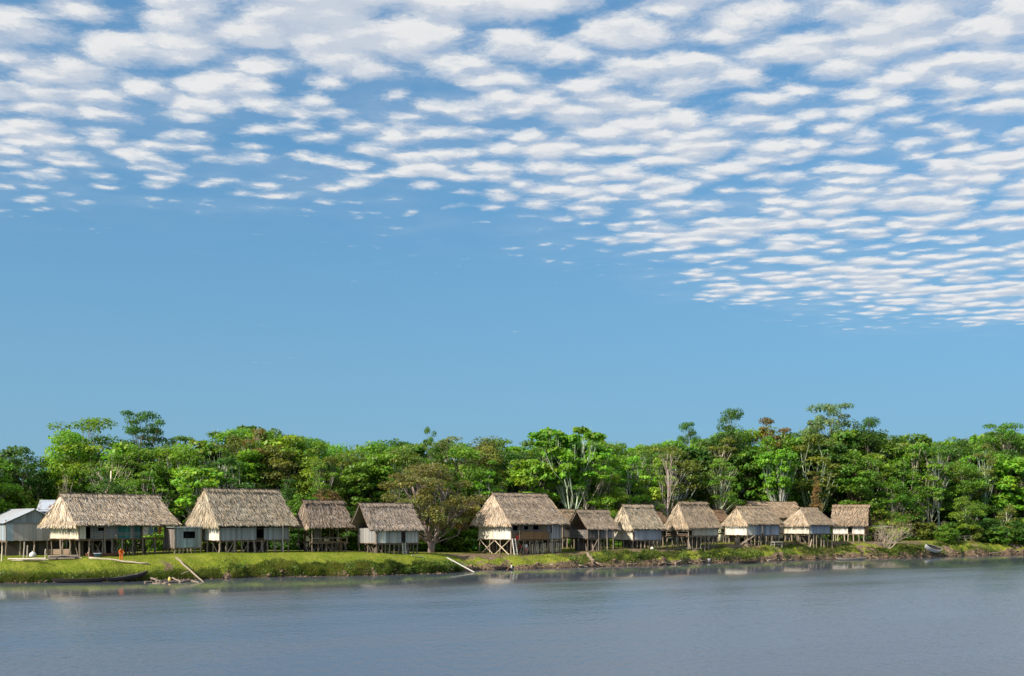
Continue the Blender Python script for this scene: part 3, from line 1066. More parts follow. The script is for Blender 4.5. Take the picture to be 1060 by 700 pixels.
def plank_wall(house, p0, p1, z0, z1, color, holes=(), pw=0.27, vary=0.3, alt=None, name='wall'):
    """upright boards nailed to two rails; holes are (t0, t1, za, zb) in metres along and above the sill"""
    p0, p1 = Vector((p0[0], p0[1], 0)), Vector((p1[0], p1[1], 0))
    d = p1 - p0
    L = d.length
    d.normalize()
    inw = Vector((-d.y, d.x, 0))
    rails = MB()
    for z in (z0 + 0.15, z1 - 0.12):
        rails.beam(p0 + inw * 0.05 + Vector((0, 0, z)), p1 + inw * 0.05 + Vector((0, 0, z)), 0.05, 0.08)
    w = rails.build(name, M_WOOD, house)
    w.color = (*DARKW, 1)
    t = 0.0
    q = d.to_track_quat('X', 'Z')
    while t < L - 0.03:
        wd = min(pw * rh.uniform(0.75, 1.3), L - t)
        mid = t + wd / 2
        spans = [(z0, z1)]
        for (h0, h1, za, zb) in holes:
            if h0 < mid < h1:
                spans = [(z0, z0 + za), (z0 + zb, z1)]
        c = color
        if alt:
            for (h0, h1, cc) in alt:
                if h0 < mid < h1:
                    c = cc
        f = rh.uniform(1 - vary, 1 + vary * 0.6)
        hu = rh.uniform(-.04, .04)
        for (a, b) in spans:
            if b - a < 0.06:
                continue
            e0, e1 = rh.uniform(-.03, .03), rh.uniform(-.04, .02)
            pos = p0 + d * mid - inw * rh.uniform(0.0, 0.012) + Vector((0, 0, (a + b) / 2 + (e0 + e1) / 2))
            obj('plank', BOX, w, pos, q, (wd - 0.012, 0.026, b - a + e1 - e0), tuple(k * f * (1 + hu * s) for k, s in zip(c, (1, 0, -1))))
        t += wd
    for (h0, h1, za, zb) in holes:
        if za < 0.15 or h1 > L:
            continue
        fr = MB()
        for s0, s1, a, b in ((h0, h1, za - .03, za + .03), (h0, h1, zb - .03, zb + .03), (h0 - .03, h0 + .03, za, zb), (h1 - .03, h1 + .03, za, zb)):
            A = p0 + d * s0 + Vector((0, 0, z0 + (a + b) / 2)) - inw * 0.03
            B = p0 + d * s1 + Vector((0, 0, z0 + (a + b) / 2)) - inw * 0.03
            fr.beam(A, B, 0.05, b - a)
        o = fr.build('window_frame', M_WOOD, w)
        o.color = (*GREY, 1)
    return w


def roof_slab(L, W, ze, zr, rl, rr, thick=0.16, sag=0.12):
    mb = MB()
    n = 5
    for side in (0, 1):
        rows = []
        for i in range(n + 1):
            t = i / n
            z = zr + (ze - zr) * t - sag * math.sin(math.pi * t)
            y = W / 2 * (1 - t) if side == 0 else W / 2 + W / 2 * t
            xl, xr = rl * (1 - t), L - rr * (1 - t)
            rows.append(((xl, y, z), (xr, y, z)))
        for a, b in zip(rows[:-1], rows[1:]):
            mb.quad(a[0], a[1], b[1], b[0])
            dn = lambda p: (p[0], p[1], p[2] - thick)
            mb.quad(dn(a[0]), dn(b[0]), dn(b[1]), dn(a[1]))
            mb.quad(a[0], b[0], dn(b[0]), dn(a[0]))
            mb.quad(a[1], dn(a[1]), dn(b[1]), b[1])
        e = rows[-1]
        mb.quad(e[0], e[1], dn(e[1]), dn(e[0]))
    return mb


def corrugated(L, W0, ze, zr, y0, y1, over=0.1):
    """corrugated sheet running from (y0, zr) down to (y1, ze)"""
    n = int((L + 2 * over) / 0.13) * 2
    V, F = [], []
    for i in range(n + 1):
        x = -over + (L + 2 * over) * i / n
        dz = 0.02 * (1 if i % 2 else -1)
        V += [(x, y0, zr + dz), (x, y1, ze + dz)]
        if i:
            F.append((2 * i - 2, 2 * i - 1, 2 * i + 1, 2 * i))
    return np.array(V), np.array(F)


class House:
    def __init__(self, name, label, a, b, c, Yb, theta, y_ridge, y_eave, y_floor, thatch=(0.45, 0.34, 0.21), seed=1, roof='thatch', left_face=True,
                 right_face=True, over=(0.55, 0.55, 0.7, 0.7), lean=0.35, category='house', group=None, stilts=(5, 3), W=None, L=None, d=None, stilt_c=POLEC, sag=0.14):
        th = R(theta)
        S, Cc = math.sin(th), math.cos(th)
        ka, kb, kc = ((q - 530) / FOC if q is not None else None for q in (a, b, c))
        if L is None:
            L = (kc - kb) * Yb / (Cc - kc * S)
        if W is None:
            W = (kb - ka) * Yb / (S + ka * Cc)
        self.L, self.W = L, W
        X = kb * Yb
        # walls stand inside the eaves
        ol, orr, of, ob = over
        self.x0, self.x1, self.y0, self.y1 = ol, L - orr, of, W - ob
        cx, cy = X + Cc * L / 2 - S * W / 2, Yb + S * L / 2 + Cc * W / 2
        gz = ground_at(X + Cc * ol - S * of, Yb + S * ol + Cc * of)
        gz = min(gz, ground_at(cx, cy) + 0.2)
        self.e = empty(name, (X, Yb, gz), th, label, category, group)
        self.gz, self.th, self.X, self.Y = gz, th, X, Yb
        zpx = lambda py, Y: CAM_H - (py - HOR) / FOC * Y - gz
        self.ze = zpx(y_eave, Yb)
        self.zr = zpx(y_ridge, Yb + 0.5 * W * Cc + 0.25 * L * S) - 0.12
        self.zf = zpx(y_floor, Yb + of)
        self.seed = seed
        ze, zr, L, W = self.ze, self.zr, self.L, self.W
        e = self.e
        if roof == 'thatch':
            rl, rr = lean, lean
            slab = roof_slab(L, W, ze, zr, rl, rr, sag=sag)
            r_ = slab.build('roof', M_THATCH, e)
            r_.color = (*[q * 0.45 for q in thatch], 1)
            a_ = r_.data.color_attributes.new('tone', 'FLOAT_COLOR', 'CORNER')
            a_.data.foreach_set('color', np.ones(len(r_.data.loops) * 4, np.float32))
            sl = math.hypot(W / 2, zr - ze)
            rows = max(8, int(sl / 0.34))
            t = Thatch(seed)
            P0_, P1_ = (rl, W / 2, zr), (L - rr, W / 2, zr)
            fl = 0.18
            t.patch(P0_, P1_, (L + fl, -0.12, ze - 0.05), (-fl, -0.12, ze - 0.05), rows, 14, sag=sag, out=(0, -1, 1), wid=0.11, lift=0.12)
            t.patch(P0_, P1_, (L + fl, W + .12, ze - 0.05), (-fl, W + .12, ze - 0.05), rows, 9, sag=sag, out=(0, 1, 1))
            t.build('thatch', r_, thatch, 'stuff')
            if left_face:
                t = Thatch(seed + 50)
                t.patch(P0_, P0_, (-0.05, -0.05, ze - 0.1), (-0.05, W + 0.05, ze - 0.1), rows, 14, sag=0.05, out=(-1, 0, 0.3), wid=0.11, length=0.9, lift=0.09)
                t.build('gable_thatch', r_, tuple(q * 1.12 for q in thatch), 'stuff')
            if right_face:
                t = Thatch(seed + 90)
                t.patch(P1_, P1_, (L + .05, W + 0.05, ze - 0.1), (L + .05, -0.05, ze - 0.1), rows, 13, sag=0.05, out=(1, 0, 0.3), wid=0.09, length=0.9, lift=0.05)
                t.build('gable_thatch', r_, thatch, 'stuff')
            t = Thatch(seed + 130)
            t.ridge((rl - .2, W / 2, zr), (L - rr + .2, W / 2, zr), per_m=16)
            t.build('ridge_cap', r_, tuple(q * 0.85 for q in thatch), 'stuff')
            # ridge pole poking out, rafters under the eaves
            pole('ridge_pole', r_, (rl - 0.05, W / 2, zr - 0.1), (L - rr + 0.05, W / 2, zr - 0.1), 0.10)
            for i in range(int(L / 1.1) + 1):
                x = 0.15 + (L - 0.3) * i / max(1, int(L / 1.1))
                xr_ = min(max(x, rl + 0.05), L - rr - 0.05)
                pole('rafter', r_, (x, 0.02, ze - 0.22), (xr_, W / 2 - 0.05, zr - 0.25), 0.07, DARKW)
        elif roof == 'metal':
            V, F = corrugated(L, W, ze, zr, W / 2, -0.1)
            r_ = obj('roof', mesh_np('roof', V, F, M_METAL), e, color=thatch)
            V, F = corrugated(L, W, ze, zr - 0.012, W / 2, W + 0.1)
            obj('roof_sheet', mesh_np('roof_sheet', V, F, M_METAL), r_, color=thatch)
            rb = MB()
            rb.tube([(-0.1, W / 2, zr + 0.03), (L + 0.1, W / 2, zr + 0.03)], 0.09, 6)
            o = rb.build('ridge_flashing', M_METAL, r_)
            o.color = (*thatch, 1)
        elif roof == 'flat':
            V, F = corrugated(L, W, ze, zr, W + 0.1, -0.15)
            obj('roof', mesh_np('roof', V, F, M_METAL), e, color=thatch)
        # floor on joists
        f = MB()
        f.box((self.x0, self.y0, self.zf - 0.06), (self.x1, self.y1, self.zf))
        o = f.build('floor', M_WOOD, e)
        o.color = (*BROWN, 1)
        for y in (self.y0 + 0.1, (self.y0 + self.y1) / 2, self.y1 - 0.1):
            pole('joist', o, (self.x0 - 0.25, y, self.zf - 0.14), (self.x1 + 0.25, y, self.zf - 0.14), 0.14, (0.2, 0.15, 0.11))
        nx, ny = stilts[0] + 2, stilts[1]
        for j in range(ny):
            for i in range(nx):
                x = self.x0 + 0.08 + (self.x1 - self.x0 - 0.16) * (i / max(1, nx - 1))
                y = self.y0 + 0.08 + (self.y1 - self.y0 - 0.16) * (j / max(1, ny - 1))
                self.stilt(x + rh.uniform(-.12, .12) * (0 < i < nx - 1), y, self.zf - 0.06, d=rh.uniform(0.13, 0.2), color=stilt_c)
        # corner posts up to the eaves
        for x in (self.x0, self.x1):
            for y in (self.y0, self.y1):
                pole('post', e, (x, y, self.zf - 0.1), (x, y, ze + 0.1 + 0.3 * (roof != 'flat')), 0.13, POLEC)

    def g(self, x, y):
        """ground below a local point, in local height"""
        c, s = math.cos(self.th), math.sin(self.th)
        return ground_at(self.X + c * x - s * y, self.Y + s * x + c * y) - self.gz

    def w(self, x, y, z=None):
        c, s = math.cos(self.th), math.sin(self.th)
        X, Y = self.X + c * x - s * y, self.Y + s * x + c * y
        return Vector((X, Y, ground_at(X, Y) if z is None else z + self.gz))

    def stilt(self, x, y, top, d=0.16, color=POLEC, lean=0.12):
        dx, dy = rh.uniform(-lean, lean), rh.uniform(-lean, lean)
        return pole('stilt', self.e, (x + dx, y + dy, self.g(x, y) - 0.35), (x, y, top), d, color)

    def brace(self, x0, x1, y, c=POLEC):
        pole('brace', self.e, (x0, y, self.g(x0, y) - 0.1), (x1, y, self.zf - 0.1), 0.10, c)

    def front(self, t0, t1, color, z1=None, holes=(), z0=None, **k):
        z0 = self.zf if z0 is None else z0
        z1 = self.ze + 0.25 if z1 is None else z1
        return plank_wall(self.e, (self.x0 + t0, self.y0), (self.x0 + t1, self.y0), z0, z1, color, holes, **k)

    def left(self, color, z1=None, holes=(), t0=0, t1=None, **k):
        z1 = self.ze + 0.15 if z1 is None else z1
        t1 = self.y1 - self.y0 if t1 is None else t1
        return plank_wall(self.e, (self.x0, self.y1 - t0), (self.x0, self.y1 - t1), self.zf, z1, color, holes, **k)

    def right(self, color, z1=None, **k):
        z1 = self.ze + 0.15 if z1 is None else z1
        return plank_wall(self.e, (self.x1, self.y0), (self.x1, self.y1), self.zf, z1, color, **k)

    def back(self, color, z1=None, **k):
        z1 = self.ze + 0.25 if z1 is None else z1
        return plank_wall(self.e, (self.x1, self.y1), (self.x0, self.y1), self.zf, z1, color, **k)

    def rail(self, t0, t1, zs=(0.45, 0.85), side='front'):
        for z in zs:
            if side == 'front':
                stick('rail', self.e, (self.x0 + t0, self.y0 - 0.06, self.zf + z), (self.x0 + t1, self.y0 - 0.06, self.zf + z), 0.06, 0.05, (0.34, 0.29, 0.24))
            else:
                stick('rail', self.e, (self.x0 - 0.06, self.y0 + t0, self.zf + z), (self.x0 - 0.06, self.y0 + t1, self.zf + z), 0.06, 0.05, (0.34, 0.29, 0.24))

    @property
    def FL(self):
        return self.x1 - self.x0

    @property
    def SW(self):
        return self.y1 - self.y0


def ladder(label, a, b, width=0.45, color=(0.55, 0.52, 0.46), rungs=7, along=(1, 0, 0)):
    a, b = Vector(a), Vector(b)
    e = empty('ladder', a, 0, label, 'ladder')
    d = b - a
    al = Vector(along).normalized() * width / 2
    for s in (-1, 1):
        stick('side_rail', e, al * s - d.normalized() * 0.1, d + al * s, 0.07, 0.09, color)
    for i in range(rungs):
        p = d * ((i + 0.6) / (rungs + 0.3))
        stick('rung', e, p - al, p + al, 0.05, 0.05, color)
    return e


# --- the houses, left to right -------------------------------------------------
TH1, TH2, TH3, TH4, TH5 = (0.60, 0.49, 0.365), (0.50, 0.42, 0.305), (0.33, 0.26, 0.20), (0.45, 0.37, 0.295), (0.50, 0.40, 0.30)

# far left: shed with zinc roof, its boarded gable turned to the river
def zinc_shed():
    th = R(-55)
    W, L = 6.2, 14.0
    Yc = 122.0
    Xc = px2w(4, Yc)
    Yb = Yc - L * math.sin(th)
    Xb = Xc - L * math.cos(th)
    pxb = 530 + Xb / Yb * FOC
    h = House('plank_shed', 'grey boarded shed with pale corrugated zinc roof at the far left', None, pxb, None, Yb, -55, 527, 541.5, 558, (0.50, 0.53, 0.56),
              seed=3, roof='metal', over=(0.2, 0.25, 0.25, 0.25), W=W, L=L, stilts=(5, 5), category='shed')
    zr = CAM_H + (HOR - 527.5) / FOC * 125 - h.gz
    h_e = h.ze
    plank_wall(h.e, (h.x1, h.y0), (h.x1, h.y1), h.zf, h_e - 0.02, (0.42, 0.39, 0.38), pw=0.45, alt=[(0, 0.9, (0.36, 0.42, 0.48))])
    # boarded gable above
    g = MB()
    g.beam((h.x1 + 0.06, h.y0, h_e), (h.x1 + 0.06, h.y1, h_e), 0.08, 0.12)
    w = g.build('gable_wall', M_WOOD, h.e)
    w.color = (0.2, 0.22, 0.23, 1)
    n = 22
    for i in range(n):
        y = h.y0 + (h.y1 - h.y0) * (i + 0.5) / n
        top = h.zr - (h.zr - h_e) * abs(y - h.W / 2) / (h.W / 2) - 0.08
        if top - h_e > 0.05:
            f = rh.uniform(0.7, 1.25)
            obj('plank', BOX, w, (h.x1 + 0.03, y, (h_e + top) / 2), None, (0.026, (h.y1 - h.y0) / n - 0.014, top - h_e), (0.25 * f, 0.29 * f, 0.31 * f))
    h.front(0, h.FL, (0.33, 0.38, 0.42), pw=0.4, z1=h_e)
    plank_wall(h.e, (h.x1 - 0.8, h.y0), (h.x1 - 0.8, h.y1), -0.6, h.zf - 0.2, (0.10, 0.09, 0.08), pw=0.5, vary=0.5, name='shade_backing')  # dark boards added under the floor for clutter and shade
    return h


H0 = zinc_shed()
H0b = House('storage_hut', 'small zinc-roofed hut half hidden behind the leftmost thatched house', 37, 38, 60, 131, 12, 517.5, 529.5, 550, (0.55, 0.60, 0.66), seed=4,
            roof='metal', over=(0.2, 0.2, 0.2, 0.2), W=4.5, stilts=(3, 2), category='hut')
H0b.front(0, H0b.FL, GREY)
H0b.left(GREY)
H0b.right(GREY)

H1 = House('stilt_house', 'leftmost thatched stilt house with teal wall panels and open right porch', 42, 79, 185, 114.5, 51, 511, 543, 558, TH1, seed=10, over=(0.75, 1.2, 0.8, 0.6), stilts=(7, 4))
f = H1.FL
H1.left(CREAM, vary=0.18, pw=0.35, holes=[(H1.SW * 0.66, H1.SW * 0.72, 0.75, 1.25)])
H1.front(0.0, 0.75, CREAM, vary=0.1)
H1.front(0.75, 1.25, DARKW, z0=H1.zf + 1.2)
H1.front(1.25, f * 0.70, (0.22, 0.22, 0.22), alt=[(f * 0.32, f * 0.46, TEAL), (f * 0.50, f * 0.60, (0.05, 0.15, 0.16))], holes=[(0.8, 1.7, 0.75, 1.2)])
H1.rail(1.25, f * 0.70, (0.35, 0.55))
H1.rail(f * 0.74, f, (0.3, 0.75))
plank_wall(H1.e, (H1.x0 + f * 0.72, H1.y0 + 0.1), (H1.x0 + f * 0.72, H1.y1), H1.zf, H1.ze, (0.2, 0.18, 0.15))
H1.back((0.2, 0.18, 0.16))
for i in range(1, 5):
    H1.brace(H1.x0 + f * i / 5, H1.x0 + f * (i + 0.55) / 5, H1.y0 + 0.3 + 0.5 * (i % 2))
for t in (0.28, 0.72):
    pole('post', H1.e, (H1.x0 + f * t, H1.y0 - 0.15, H1.g(f * t, 0) - .2), (H1.x0 + f * t, H1.y0 - 0.1, H1.ze + .1), 0.14)
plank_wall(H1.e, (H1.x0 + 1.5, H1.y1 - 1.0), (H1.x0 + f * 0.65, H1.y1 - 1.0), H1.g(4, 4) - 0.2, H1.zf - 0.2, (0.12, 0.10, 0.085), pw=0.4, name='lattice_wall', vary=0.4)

# little plank shed between
S1 = House('plank_shed', 'small grey plank shed with flat tin roof and one dark window', 172, 179, 211, 121, 38, 544.5, 546, 567, (0.42, 0.45, 0.47), seed=12, roof='flat', over=(0.2, 0.25, 0.12, 0.15),
           W=3.0, stilts=(5, 2), category='shed')
S1.front(0, S1.FL, (0.27, 0.30, 0.31), z1=S1.ze + 0.05, holes=[(S1.FL * 0.28, S1.FL * 0.78, 0.95, 1.75)], alt=[(S1.FL * 0.25, S1.FL * 0.8, (0.30, 0.38, 0.40))])
S1.left((0.22, 0.19, 0.17), z1=S1.ze + 0.05)
S1.back((0.2, 0.2, 0.2), z1=S1.ze + 0.05)
S1.right((0.2, 0.2, 0.2), z1=S1.ze + 0.05)

H2 = House('stilt_house', 'tall second thatched stilt house with grey plank front above the lawn', 192, 226, 308, 121, 46, 505.5, 543.5, 559.5, TH2, seed=20, over=(0.6, 0.7, 0.7, 0.7), stilts=(9, 3))
f = H2.FL
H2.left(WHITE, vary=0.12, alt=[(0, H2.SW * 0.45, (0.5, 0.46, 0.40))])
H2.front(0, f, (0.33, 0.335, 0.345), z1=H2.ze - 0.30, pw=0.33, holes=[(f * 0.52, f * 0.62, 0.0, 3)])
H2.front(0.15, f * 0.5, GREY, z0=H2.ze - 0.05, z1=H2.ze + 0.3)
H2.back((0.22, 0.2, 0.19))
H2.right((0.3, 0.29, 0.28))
pole('post', H2.e, (H2.x0 + f * 0.84, -0.25, H2.g(f * .84, -.3) - .2), (H2.x0 + f * 0.84, -0.15, H2.ze + .05), 0.13, (0.5, 0.45, 0.38))
for i in (1, 3, 5, 7):
    H2.brace(H2.x0 + f * i / 9, H2.x0 + f * (i + 0.9) / 9, H2.y0 + 0.15)

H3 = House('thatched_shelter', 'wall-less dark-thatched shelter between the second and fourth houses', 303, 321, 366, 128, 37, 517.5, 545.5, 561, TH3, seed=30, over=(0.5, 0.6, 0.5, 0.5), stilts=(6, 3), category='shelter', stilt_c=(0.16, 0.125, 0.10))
f = H3.FL
for t in (0.25, 0.5, 0.75):
    pole('post', H3.e, (H3.x0 + f * t, H3.y0, H3.zf - .1), (H3.x0 + f * t, H3.y0, H3.ze + .2), 0.13, (0.17, 0.14, 0.11))
H3.rail(0, f, (0.4,))
H3.front(f * .05, f * .22, DARKW)
for i in (1, 2, 4):
    H3.brace(H3.x0 + f * i / 6, H3.x0 + f * (i + 0.9) / 6, H3.y0 + 0.2, (0.16, 0.125, 0.10))

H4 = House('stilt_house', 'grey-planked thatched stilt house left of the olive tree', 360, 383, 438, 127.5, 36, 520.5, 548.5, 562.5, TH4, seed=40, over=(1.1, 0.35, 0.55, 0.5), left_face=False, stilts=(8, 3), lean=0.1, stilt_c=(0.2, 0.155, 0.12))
f = H4.FL
H4.left((0.30, 0.29, 0.28), pw=0.3, vary=0.4)  # greyer tint stands in for the neighbouring shelter's shadow on this wall
H4.front(0, f, (0.40, 0.395, 0.385), z1=H4.ze + 0.2, holes=[(f * 0.60, f * 0.69, 0.0, 3)], alt=[(f * 0.1, f * .2, WHITE), (f * 0.38, f * 0.46, WHITE), (f * .7, f, (0.5, 0.49, 0.47))], vary=0.35)
H4.back((0.22, 0.2, 0.19))
H4.right((0.3, 0.29, 0.28))
for i in (0, 2, 3, 5, 6):
    H4.brace(H4.x0 + f * (i + rh.random() * .4) / 8, H4.x0 + f * (i + 0.8) / 8, H4.y0 + 0.2, (0.2, 0.155, 0.12))

H5 = House('stilt_house', 'big middle thatched stilt house with bright end wall and brown balcony', 488, 529, 588, 141, 43, 510, 542, 558.5, TH5, seed=50, over=(0.75, 0.5, 0.8, 0.6), stilts=(7, 4))
f = H5.FL
H5.left(WHITE, vary=0.14, pw=0.35, z1=H5.ze - 0.05, alt=[(H5.SW * 0.0, H5.SW * 0.48, (0.62, 0.57, 0.47))])
H5.front(0, f * 0.72, (0.24, 0.18, 0.125), holes=[(0.25, f * .13, 1.05, 1.75), (f * 0.24, f * 0.34, 1.15, 1.7), (f * 0.42, f * 0.54, 1.15, 1.75)])
H5.front(f * 0.72, f, (0.36, 0.35, 0.35), holes=[(f * 0.05, f * 0.10, 0.7, 1.9)])
# brown balustrade in front of the wall
bal = plank_wall(H5.e, (H5.x0 + f * 0.15, H5.y0 - 0.35), (H5.x0 + f * 0.72, H5.y0 - 0.35), H5.zf - 0.05, H5.zf + 0.95, (0.27, 0.155, 0.075), pw=0.5, vary=0.15, name='balustrade')
pole('post', H5.e, (H5.x0 + f * 0.12, H5.y0 - 0.4, H5.zf - .1), (H5.x0 + f * 0.12, H5.y0 - 0.4, H5.zf + 1.1), 0.18, (0.55, 0.42, 0.27))
pole('post', H5.e, (H5.x0 + f * 0.72, -0.1, H5.g(f * .7, -.3) - .2), (H5.x0 + f * 0.72, -0.05, H5.ze + .05), 0.12, (0.5, 0.43, 0.35))
H5.back((0.22, 0.2, 0.19))
H5.right((0.3, 0.29, 0.28))
sw = H5.SW
for t0, t1 in ((0.05, 0.5), (0.5, 0.06), (0.55, 0.95), (0.95, 0.5)):
    pole('brace', H5.e, (H5.x0, H5.y0 + sw * t0, H5.g(H5.x0, H5.y0 + sw * t0) - .1), (H5.x0, H5.y0 + sw * t1, H5.zf - .15), 0.12, (0.48, 0.40, 0.30))
for i in (1, 2, 3):
    H5.brace(H5.x0 + f * (i + .1) / 7, H5.x0 + f * (i + 0.9) / 7, H5.y0 + 0.1, (0.42, 0.35, 0.26))
    H5.brace(H5.x0 + f * (i + .9) / 7, H5.x0 + f * (i + 0.1) / 7, H5.y0 + 0.3, (0.42, 0.35, 0.26))

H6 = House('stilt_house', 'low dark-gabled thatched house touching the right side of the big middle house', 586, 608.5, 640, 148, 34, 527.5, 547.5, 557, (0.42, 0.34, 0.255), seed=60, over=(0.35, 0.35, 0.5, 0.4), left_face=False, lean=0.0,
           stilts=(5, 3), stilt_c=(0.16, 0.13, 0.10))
f = H6.FL
H6.left((0.20, 0.18, 0.165), z1=H6.zf + 1.0, pw=0.3)
H6.front(0, f * .5, (0.16, 0.145, 0.13), vary=0.4)
H6.front(f * .5, f, (0.27, 0.26, 0.26), vary=0.4)
H6.back((0.2, 0.18, 0.17), z1=H6.ze + 1.0)
H6.rail(0, H6.SW, (0.5, 1.0), side='left')
for x in (0.3, 0.62, 0.85):
    pole('post', H6.e, (H6.x0 + f * x, -0.2, H6.g(f * x, -.2) - .2), (H6.x0 + f * x, -0.15, H6.ze), 0.12, (0.33, 0.28, 0.22))
H6.brace(H6.x0 + 0.6, H6.x0 + 1.8, H6.y0)
H6b = House('cook_house', 'thatched lean-to roof tucked behind the big middle house', 578, 582, 603, 157, 30, 527, 541, 556, (0.38, 0.29, 0.20), seed=65, over=(0.3, 0.3, 0.4, 0.4), W=4.2, stilts=(3, 2), category='hut')
H6b.front(0, H6b.FL, (0.2, 0.18, 0.16))

H7 = House('stilt_house', 'small thatched stilt house with sunlit cream end wall above a green bank', 631, 655, 688.5, 152, 33, 522, 547, 559, TH2, seed=70, over=(0.4, 0.3, 0.45, 0.45), stilts=(6, 3))
f = H7.FL
H7.left((0.72, 0.66, 0.52), vary=0.14, pw=0.4, t0=0, t1=H7.SW)
H7.front(0.25, f, (0.36, 0.37, 0.39), pw=0.4)
H7.back(GREY)
H7.right(GREY)
H7b = House('thatched_hut', 'brown thatched hut peeping out behind the cream-walled house', 668, 672, 694, 166, 30, 529, 541, 555, (0.26, 0.18, 0.12), seed=75, over=(0.3, 0.3, 0.4, 0.4), W=4, stilts=(3, 2), category='hut')

H8 = House('stilt_house', 'open steep-gabled thatched house with greenery showing through its end', 686, 713, 747, 157, 34, 519, 546, 554.5, (0.42, 0.335, 0.24), seed=80, over=(0.35, 0.3, 0.45, 0.45), stilts=(6, 3), lean=0.5)
f = H8.FL
H8.front(f * .12, f * .62, (0.50, 0.43, 0.31), vary=0.15, pw=0.5)
H8.front(f * .62, f, (0.56, 0.49, 0.36), vary=0.12, pw=0.6)
H8.rail(0, H8.SW, (0.2, 0.6), side='left')
H8.back(BROWN, z1=H8.zf + 0.7)
for t in (0.5,):
    pole('post', H8.e, (H8.x0, H8.y0 + H8.SW * t, H8.g(0, 2) - .2), (H8.x0, H8.y0 + H8.SW * t, H8.ze + .6), 0.14, (0.45, 0.38, 0.29))
H8b = House('thatched_hut', 'brown thatched roof between the steep-gabled and the long white-walled house', 728, 733, 758, 172, 28, 527.5, 540, 552, (0.27, 0.18, 0.115), seed=85, over=(0.3, 0.3, 0.4, 0.4), W=4, stilts=(3, 2), category='hut')

H9 = House('stilt_house', 'long low thatched house with white end wall and grey plank front', 747, 774, 811, 164.5, 31, 523.5, 542.5, 554, (0.47, 0.375, 0.265), seed=91, over=(0.35, 0.35, 0.5, 0.4), stilts=(8, 3), lean=0.45)
f = H9.FL
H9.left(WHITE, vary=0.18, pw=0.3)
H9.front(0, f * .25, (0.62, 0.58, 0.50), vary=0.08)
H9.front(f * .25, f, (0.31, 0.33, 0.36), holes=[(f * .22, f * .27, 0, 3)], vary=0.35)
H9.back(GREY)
H9b = House('stilt_house', 'long pale thatched roof rising behind the long white-walled house', 776, 786, 838, 178, 26, 519, 536, 552, (0.48, 0.37, 0.255), seed=95, over=(0.4, 0.4, 0.5, 0.5), W=6.5, stilts=(6, 2))
H9b.front(0, H9b.FL, (0.3, 0.27, 0.24))

H10 = House('stilt_house', 'small hip-ended thatched house with ragged eaves and white end wall', 808, 838, 866, 170.5, 29, 525, 543, 552.5, (0.46, 0.365, 0.26), seed=100, over=(0.4, 0.35, 0.5, 0.4), stilts=(5, 3), lean=1.15)
f = H10.FL
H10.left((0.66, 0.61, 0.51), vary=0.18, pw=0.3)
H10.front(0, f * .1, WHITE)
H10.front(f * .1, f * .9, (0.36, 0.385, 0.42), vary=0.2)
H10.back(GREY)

H11 = House('stilt_house', 'rightmost thatched house with low white plank wall facing the river', None, 859.5, 897.5, 181, -26, 522.5, 544, 552.5, (0.40, 0.305, 0.215), seed=110, over=(0.3, 0.45, 0.5, 0.4), W=5.0, stilts=(5, 3), lean=0.1, right_face=False, stilt_c=(0.4, 0.34, 0.26))
f = H11.FL
H11.front(0, f, (0.68, 0.655, 0.60), vary=0.18, pw=0.3, z1=H11.ze + 0.1, holes=[(f * .5, f * .58, 0.0, 3)])
H11.right(BROWN)
H11.left(GREY)
H11.back(GREY)
S2 = House('open_lean_to', 'pale tin lean-to on crooked poles beside the rightmost house', 896, 898, 922, 182, -8, 543.6, 545.4, 558.8, (0.55, 0.52, 0.47), seed=112, roof='flat', over=(0.15, 0.15, 0.15, 0.15), W=3.0, stilts=(3, 2), category='lean-to', stilt_c=(0.34, 0.27, 0.22))
S2.brace(S2.x0, S2.x1, S2.y0, (0.35, 0.27, 0.22))
S2.rail(0, S2.FL, (0.5, 1.0))

# below the floors: leaning slats, and dark board screens added to deepen shade
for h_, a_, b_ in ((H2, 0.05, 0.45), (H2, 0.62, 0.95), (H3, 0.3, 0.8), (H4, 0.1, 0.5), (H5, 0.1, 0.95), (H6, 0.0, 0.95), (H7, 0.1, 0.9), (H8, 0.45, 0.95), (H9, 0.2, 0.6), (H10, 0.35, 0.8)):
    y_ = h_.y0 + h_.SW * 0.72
    plank_wall(h_.e, (h_.x0 + h_.FL * a_, y_), (h_.x0 + h_.FL * b_, y_), h_.g(h_.x0 + h_.FL * .5, y_) - 0.25, h_.zf - 0.15 - rh.random() * 0.3, (0.13, 0.105, 0.085), pw=0.45, vary=0.45, name='shade_backing')
for h_ in (H1, H2, H3, H4, H6, H7, H8, H9, H10):
    for i in range(12):
        x_ = h_.x0 + h_.FL * rh.random()
        y_ = h_.y0 + h_.SW * rh.uniform(.05, .5)
        z_ = h_.g(x_, y_)
        stick('loose_slat', h_.e, (x_, y_, z_), (x_ + rh.uniform(-.7, .7), y_ + rh.uniform(0, .4), z_ + (h_.zf - z_) * rh.uniform(.5, .95)), rh.uniform(.08, .2), 0.04, tuple(q * k_ for k_ in (rh.uniform(.4, 1.5),) for q in (0.34, 0.28, 0.22)))

# ------------------------------------------------------------------ things on the bank
def ray_ground(px, py, y0=90.0, y1=230.0):
    """where the line of sight through a pixel meets the bank (or the water)"""
    Y = np.arange(y0, y1, 0.1)
    X = (px - 530) / FOC * Y
    z = CAM_H - (py - HOR) / FOC * Y
    h = np.maximum(height(X, Y), 0.0)
    i = int(np.argmax(z <= h))
    return Vector((X[i], Y[i], h[i]))


